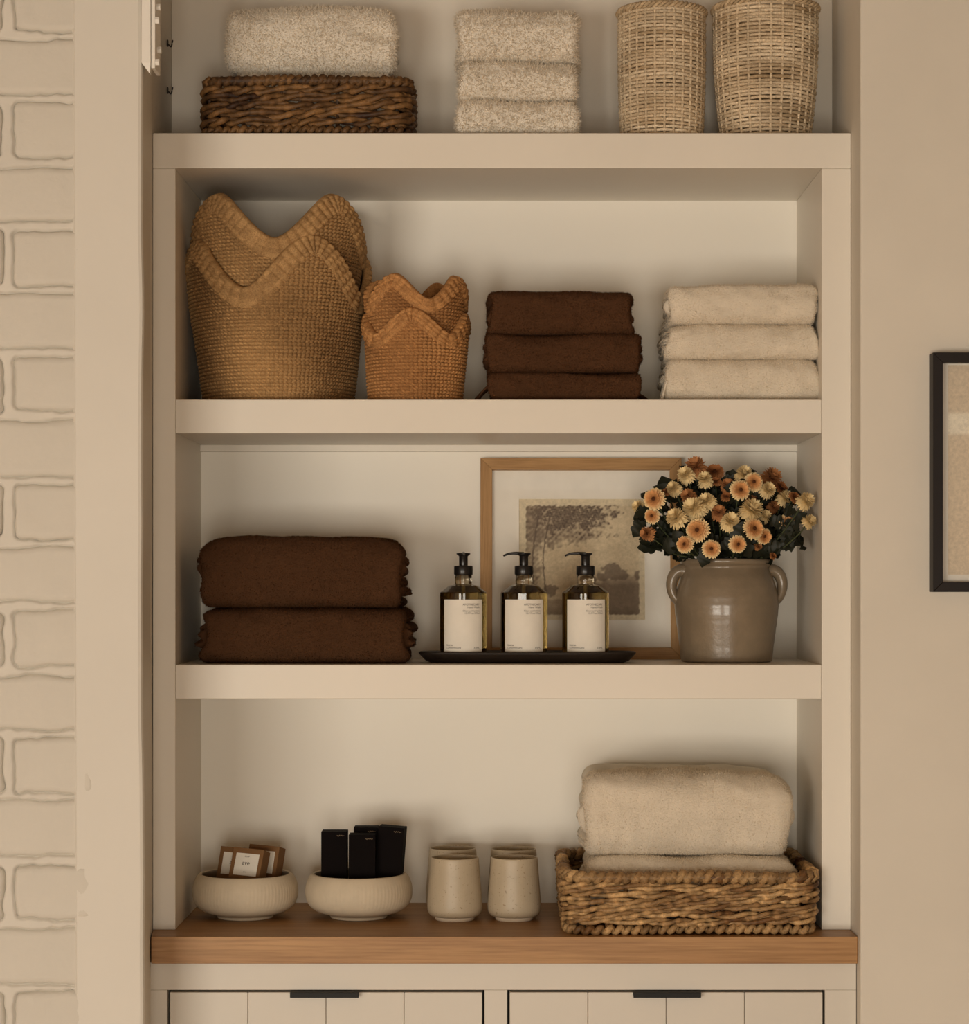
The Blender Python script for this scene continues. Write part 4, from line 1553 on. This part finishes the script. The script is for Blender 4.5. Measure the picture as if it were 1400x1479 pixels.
# ------------------------------------------------------------------ bowls
def bowl(label, px, py_foot, rmax, seed):
    Yc = 0.140
    root = thing('ceramic_bowl', label, 'bowl', (XP(px, Yc), Yc, ZC))
    f = rmax / 0.088
    out = np.array([(0.0005, 0.003), (0.038, 0.003), (0.0440, 0.0), (0.0465, 0.001), (0.0470, 0.0045), (0.0500, 0.0065), (0.0690, 0.0115), (0.0812, 0.0205), (0.0868, 0.0320), (0.0880, 0.0440),
                    (0.0868, 0.0560), (0.0828, 0.0665), (0.0785, 0.0725), (0.0760, 0.0742), (0.0722, 0.0735)])
    inn = np.array([(0.0722, 0.0735), (0.0715, 0.0715), (0.0780, 0.0640), (0.0815, 0.0500), (0.0790, 0.0360), (0.0680, 0.0200), (0.0480, 0.0120), (0.0005, 0.0105)])

    def sm(p, n):
        ti = np.linspace(0, len(p) - 1, n)
        q = np.stack([np.interp(ti, np.arange(len(p)), p[:, k]) for k in (0, 1)], 1)
        for _ in range(3):
            q[1:-1] = 0.25 * q[:-2] + 0.5 * q[1:-1] + 0.25 * q[2:]
        return q * np.array([f, 1.0])
    flute = lambda th, z, r: r * (1 + 0.0016 * np.sin(th * 84 + 0.6 * np.sin(z * 90)) * np.clip((z - 0.012) / 0.015, 0, 1) * np.clip((0.068 - z) / 0.01, 0, 1))
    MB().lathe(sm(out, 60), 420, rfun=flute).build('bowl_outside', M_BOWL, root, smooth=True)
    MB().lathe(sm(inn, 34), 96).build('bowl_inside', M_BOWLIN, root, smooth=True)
    return root


bowl('low rounded beige bowl filled with brown kraft soap boxes', 354.5, 1331, 0.0880, 1)
bowl('low rounded beige bowl filled with tall black boxes', 518.5, 1331, 0.0893, 2)


def card_box(name, label, group, mat, px, Y, w, d, h, yaw, lean, roll, zb):
    """carton standing in a bowl; yaw, backward lean and sideways roll in degrees"""
    root = thing(name, label, 'box', (XP(px, Y), Y, ZC + zb), 0, group)
    root.rotation_mode = 'QUATERNION'
    m = Matrix.Rotation(math.radians(yaw), 3, 'Z') @ Matrix.Rotation(math.radians(roll), 3, 'Y') @ Matrix.Rotation(math.radians(-lean), 3, 'X')
    root.rotation_quaternion = m.to_quaternion()
    bx('carton', mat, root, -w / 2, w / 2, 0, d, 0, h, 0.0007)
    return root


GK = 'kraft soap boxes in the bowl'


def soap(label, px, Y, yaw, lean, roll, zb, h=0.098):
    r_ = card_box('soap_box', label, GK, M_KRAFT, px, Y, 0.056, 0.026, h, yaw, lean, roll, zb)
    lab = bx('label', M_LABEL, r_, -0.0205, 0.0215, -0.0005, 0.0002, h - 0.046, h - 0.009, 0)
    for txt, sz, z in (('ave', 0.0105, h - 0.020), ('SOAP', 0.0036, h - 0.0125), ('olive', 0.003, h - 0.0385)):
        v, f = text_mesh(txt, sz, 'CENTER')
        MB().add(np.stack([v[:, 0], v[:, 0] * 0 - 0.0008, v[:, 1] + z], 1), f).build('lettering', M_INK, lab)
    return r_


soap('kraft soap box with white label leaning in front of two other soap boxes', 343, 0.106, -20, 18, 3, 0.0160, 0.105)
soap('kraft soap box with white label partly hidden behind, on the post side of the bowl', 329, 0.160, -20, 14, 3, 0.0260, 0.089)
soap('kraft soap box with white label leaning out towards the bowl of black boxes', 370, 0.158, -20, 14, 3, 0.0260, 0.093)

GBX = 'tall black boxes in the bowl'


def black_box(label, px, Y, w, h, yaw, lean, roll, zb=0.0125):
    r_ = card_box('black_box', label, GBX, M_BLACKCARD, px, Y, w, 0.036, h, yaw, lean, roll, zb)
    # small gold script mark near the top edge
    t = np.linspace(0, 1, 22)
    x = w / 2 - 0.0165 + 0.0125 * t
    z = h - 0.0075 + 0.0013 * np.sin(t * 22) * (1 - 0.6 * t) + 0.001 * np.sin(t * 3.0)
    MB().tube(np.stack([x, x * 0 - 0.0003, z], 1), 0.00042, 4).build('script_mark', M_GOLD, r_, smooth=True)
    return r_


black_box('tall black box standing in the bowl on the side of the soap boxes', 482.5, 0.124, 0.0425, 0.122, 0, 0, 0, 0.0225)
black_box('tall black box standing in front of the other three black boxes', 523, 0.104, 0.0440, 0.128, 0, 0, 0, 0.0135)
black_box('tall black box standing behind another, its top rising highest', 528.5, 0.143, 0.0405, 0.131, 0, 0, 0, 0.0185)
black_box('tall black box leaning outwards towards the cups', 557, 0.122, 0.0430, 0.1215, -6, 0, 4.5, 0.031)

# ------------------------------------------------------------------ cups
def cup(label, px, Yc, s=1.0, hs=1.0, group=None):
    root = thing('stoneware_cup', label, 'cup', (XP(px, Yc), Yc, ZC), 0, group)
    out = np.array([(0.0300, 0.0055), (0.0385, 0.0068), (0.0430, 0.0105), (0.0452, 0.0160), (0.0458, 0.0230), (0.0452, 0.0350), (0.0430, 0.0600), (0.0410, 0.0850), (0.0402, 0.0985), (0.0396, 0.1030),
                    (0.0384, 0.1038), (0.0374, 0.1025), (0.0380, 0.0850), (0.0405, 0.0500), (0.0415, 0.0220), (0.0330, 0.0120), (0.0005, 0.0110)])
    ti = np.linspace(0, len(out) - 1, 70)
    q = np.stack([np.interp(ti, np.arange(len(out)), out[:, k]) for k in (0, 1)], 1)
    for _ in range(2):
        q[1:-1] = 0.25 * q[:-2] + 0.5 * q[1:-1] + 0.25 * q[2:]
    q = q * np.array([s, hs])
    MB().lathe(q, 72, rfun=lambda th, z, r: r * (1 + 0.004 * np.sin(2 * th + px) + 0.0015 * np.sin(z * 520))).build('cup_wall', M_CUP, root, smooth=True)
    MB().lathe(np.array([(0.0005, 0.001), (0.0305, 0.0), (0.0322, 0.001), (0.0330, 0.0045), (0.0335, 0.0070), (0.0005, 0.0070)]) * np.array([s, 1]), 56).build('foot', M_CUPFOOT, root, smooth=True)
    return root


GCU = 'speckled stoneware cups on the worktop'
cup('speckled beige stoneware cup beside the bowl of black boxes, in front of its twin', 657, 0.115, 1.0, 1.0, GCU)
cup('speckled beige stoneware cup beside the rope basket, in front of its twin', 743, 0.115, 0.965, 1.0, GCU)
cup('speckled beige stoneware cup standing behind the one beside the black boxes', 654, 0.225, 1.0, 1.03, GCU)
cup('speckled beige stoneware cup standing behind the one beside the rope basket', 742, 0.225, 0.965, 1.02, GCU)

# ------------------------------------------------------------------ painted iron strap with bolts on the post, hooks on the post side
YS = YP + 0.012
zb0 = ZP(103, YP)
xs = XP(206.5, YP) + 0.0085
st = thing('iron_strap', 'white painted iron strap with bolt heads fixed to the corner of the post', 'bracket', (xs, YP, zb0))
sm = MB().box(-0.010, 0.004, -0.006, 0.0035, 0.012, 0.60)
sm.add([(-0.010, -0.006, 0.012), (0.004, -0.006, 0.012), (0.004, 0.0035, 0.012), (-0.010, 0.0035, 0.012), (0.002, -0.002, -0.004), (0.004, 0.0035, -0.006)],
       [(0, 1, 4), (1, 2, 5, 4), (2, 3, 5), (3, 0, 4, 5)])
sm.build('strap', M_IRONPAINT, st, bevel=0.001)
bx('flange', M_IRONPAINT, st, 0.0045, 0.0105, -0.004, 0.050, 0.004, 0.60, 0.001)
for i, (py_, yy) in enumerate(((8, 0.012), (30, -0.001), (68, 0.020), (90, 0.001))):
    zz = ZP(py_, YP) - zb0
    bm = MB()
    m6 = np.linspace(0, 2 * math.pi, 6, endpoint=False)
    P = np.stack([np.stack([m6 * 0 + xx, yy + rr * np.cos(m6), zz + rr * np.sin(m6)], 1) for xx, rr in ((0.0105, 0.0056), (0.0165, 0.0056), (0.0168, 0.0001))], 1)
    bm.grid(P, closed_u=True)
    bm.build('bolt_head', M_IRONPAINT, st, bevel=0.0006)
for lb, py_ in (('small dark iron hook in the post side above the other hook', 62), ('small dark iron hook in the post side close above the top shelf', 130)):
    Yh = 0.16
    z = ZP(py_, Yh)
    hk = thing('iron_hook', lb, 'hook', (XL + 0.001, Yh, z))
    hk.scale = (0.6, 0.6, 0.6)
    MB().box(0, 0.003, -0.006, 0.006, -0.010, 0.008).build('plate', M_IRON, hk, bevel=0.001)
    t = np.linspace(0, 1, 16)
    a = -math.pi * 0.5 + t * math.pi * 1.15
    pts = np.stack([0.003 + 0.012 * t ** 0.7, 0 * t, -0.004 - 0.008 * np.sin(t * math.pi) + 0.012 * t ** 3], 1)
    MB().tube(pts, 0.0020, 7).build('hook', M_IRON, hk, smooth=True)
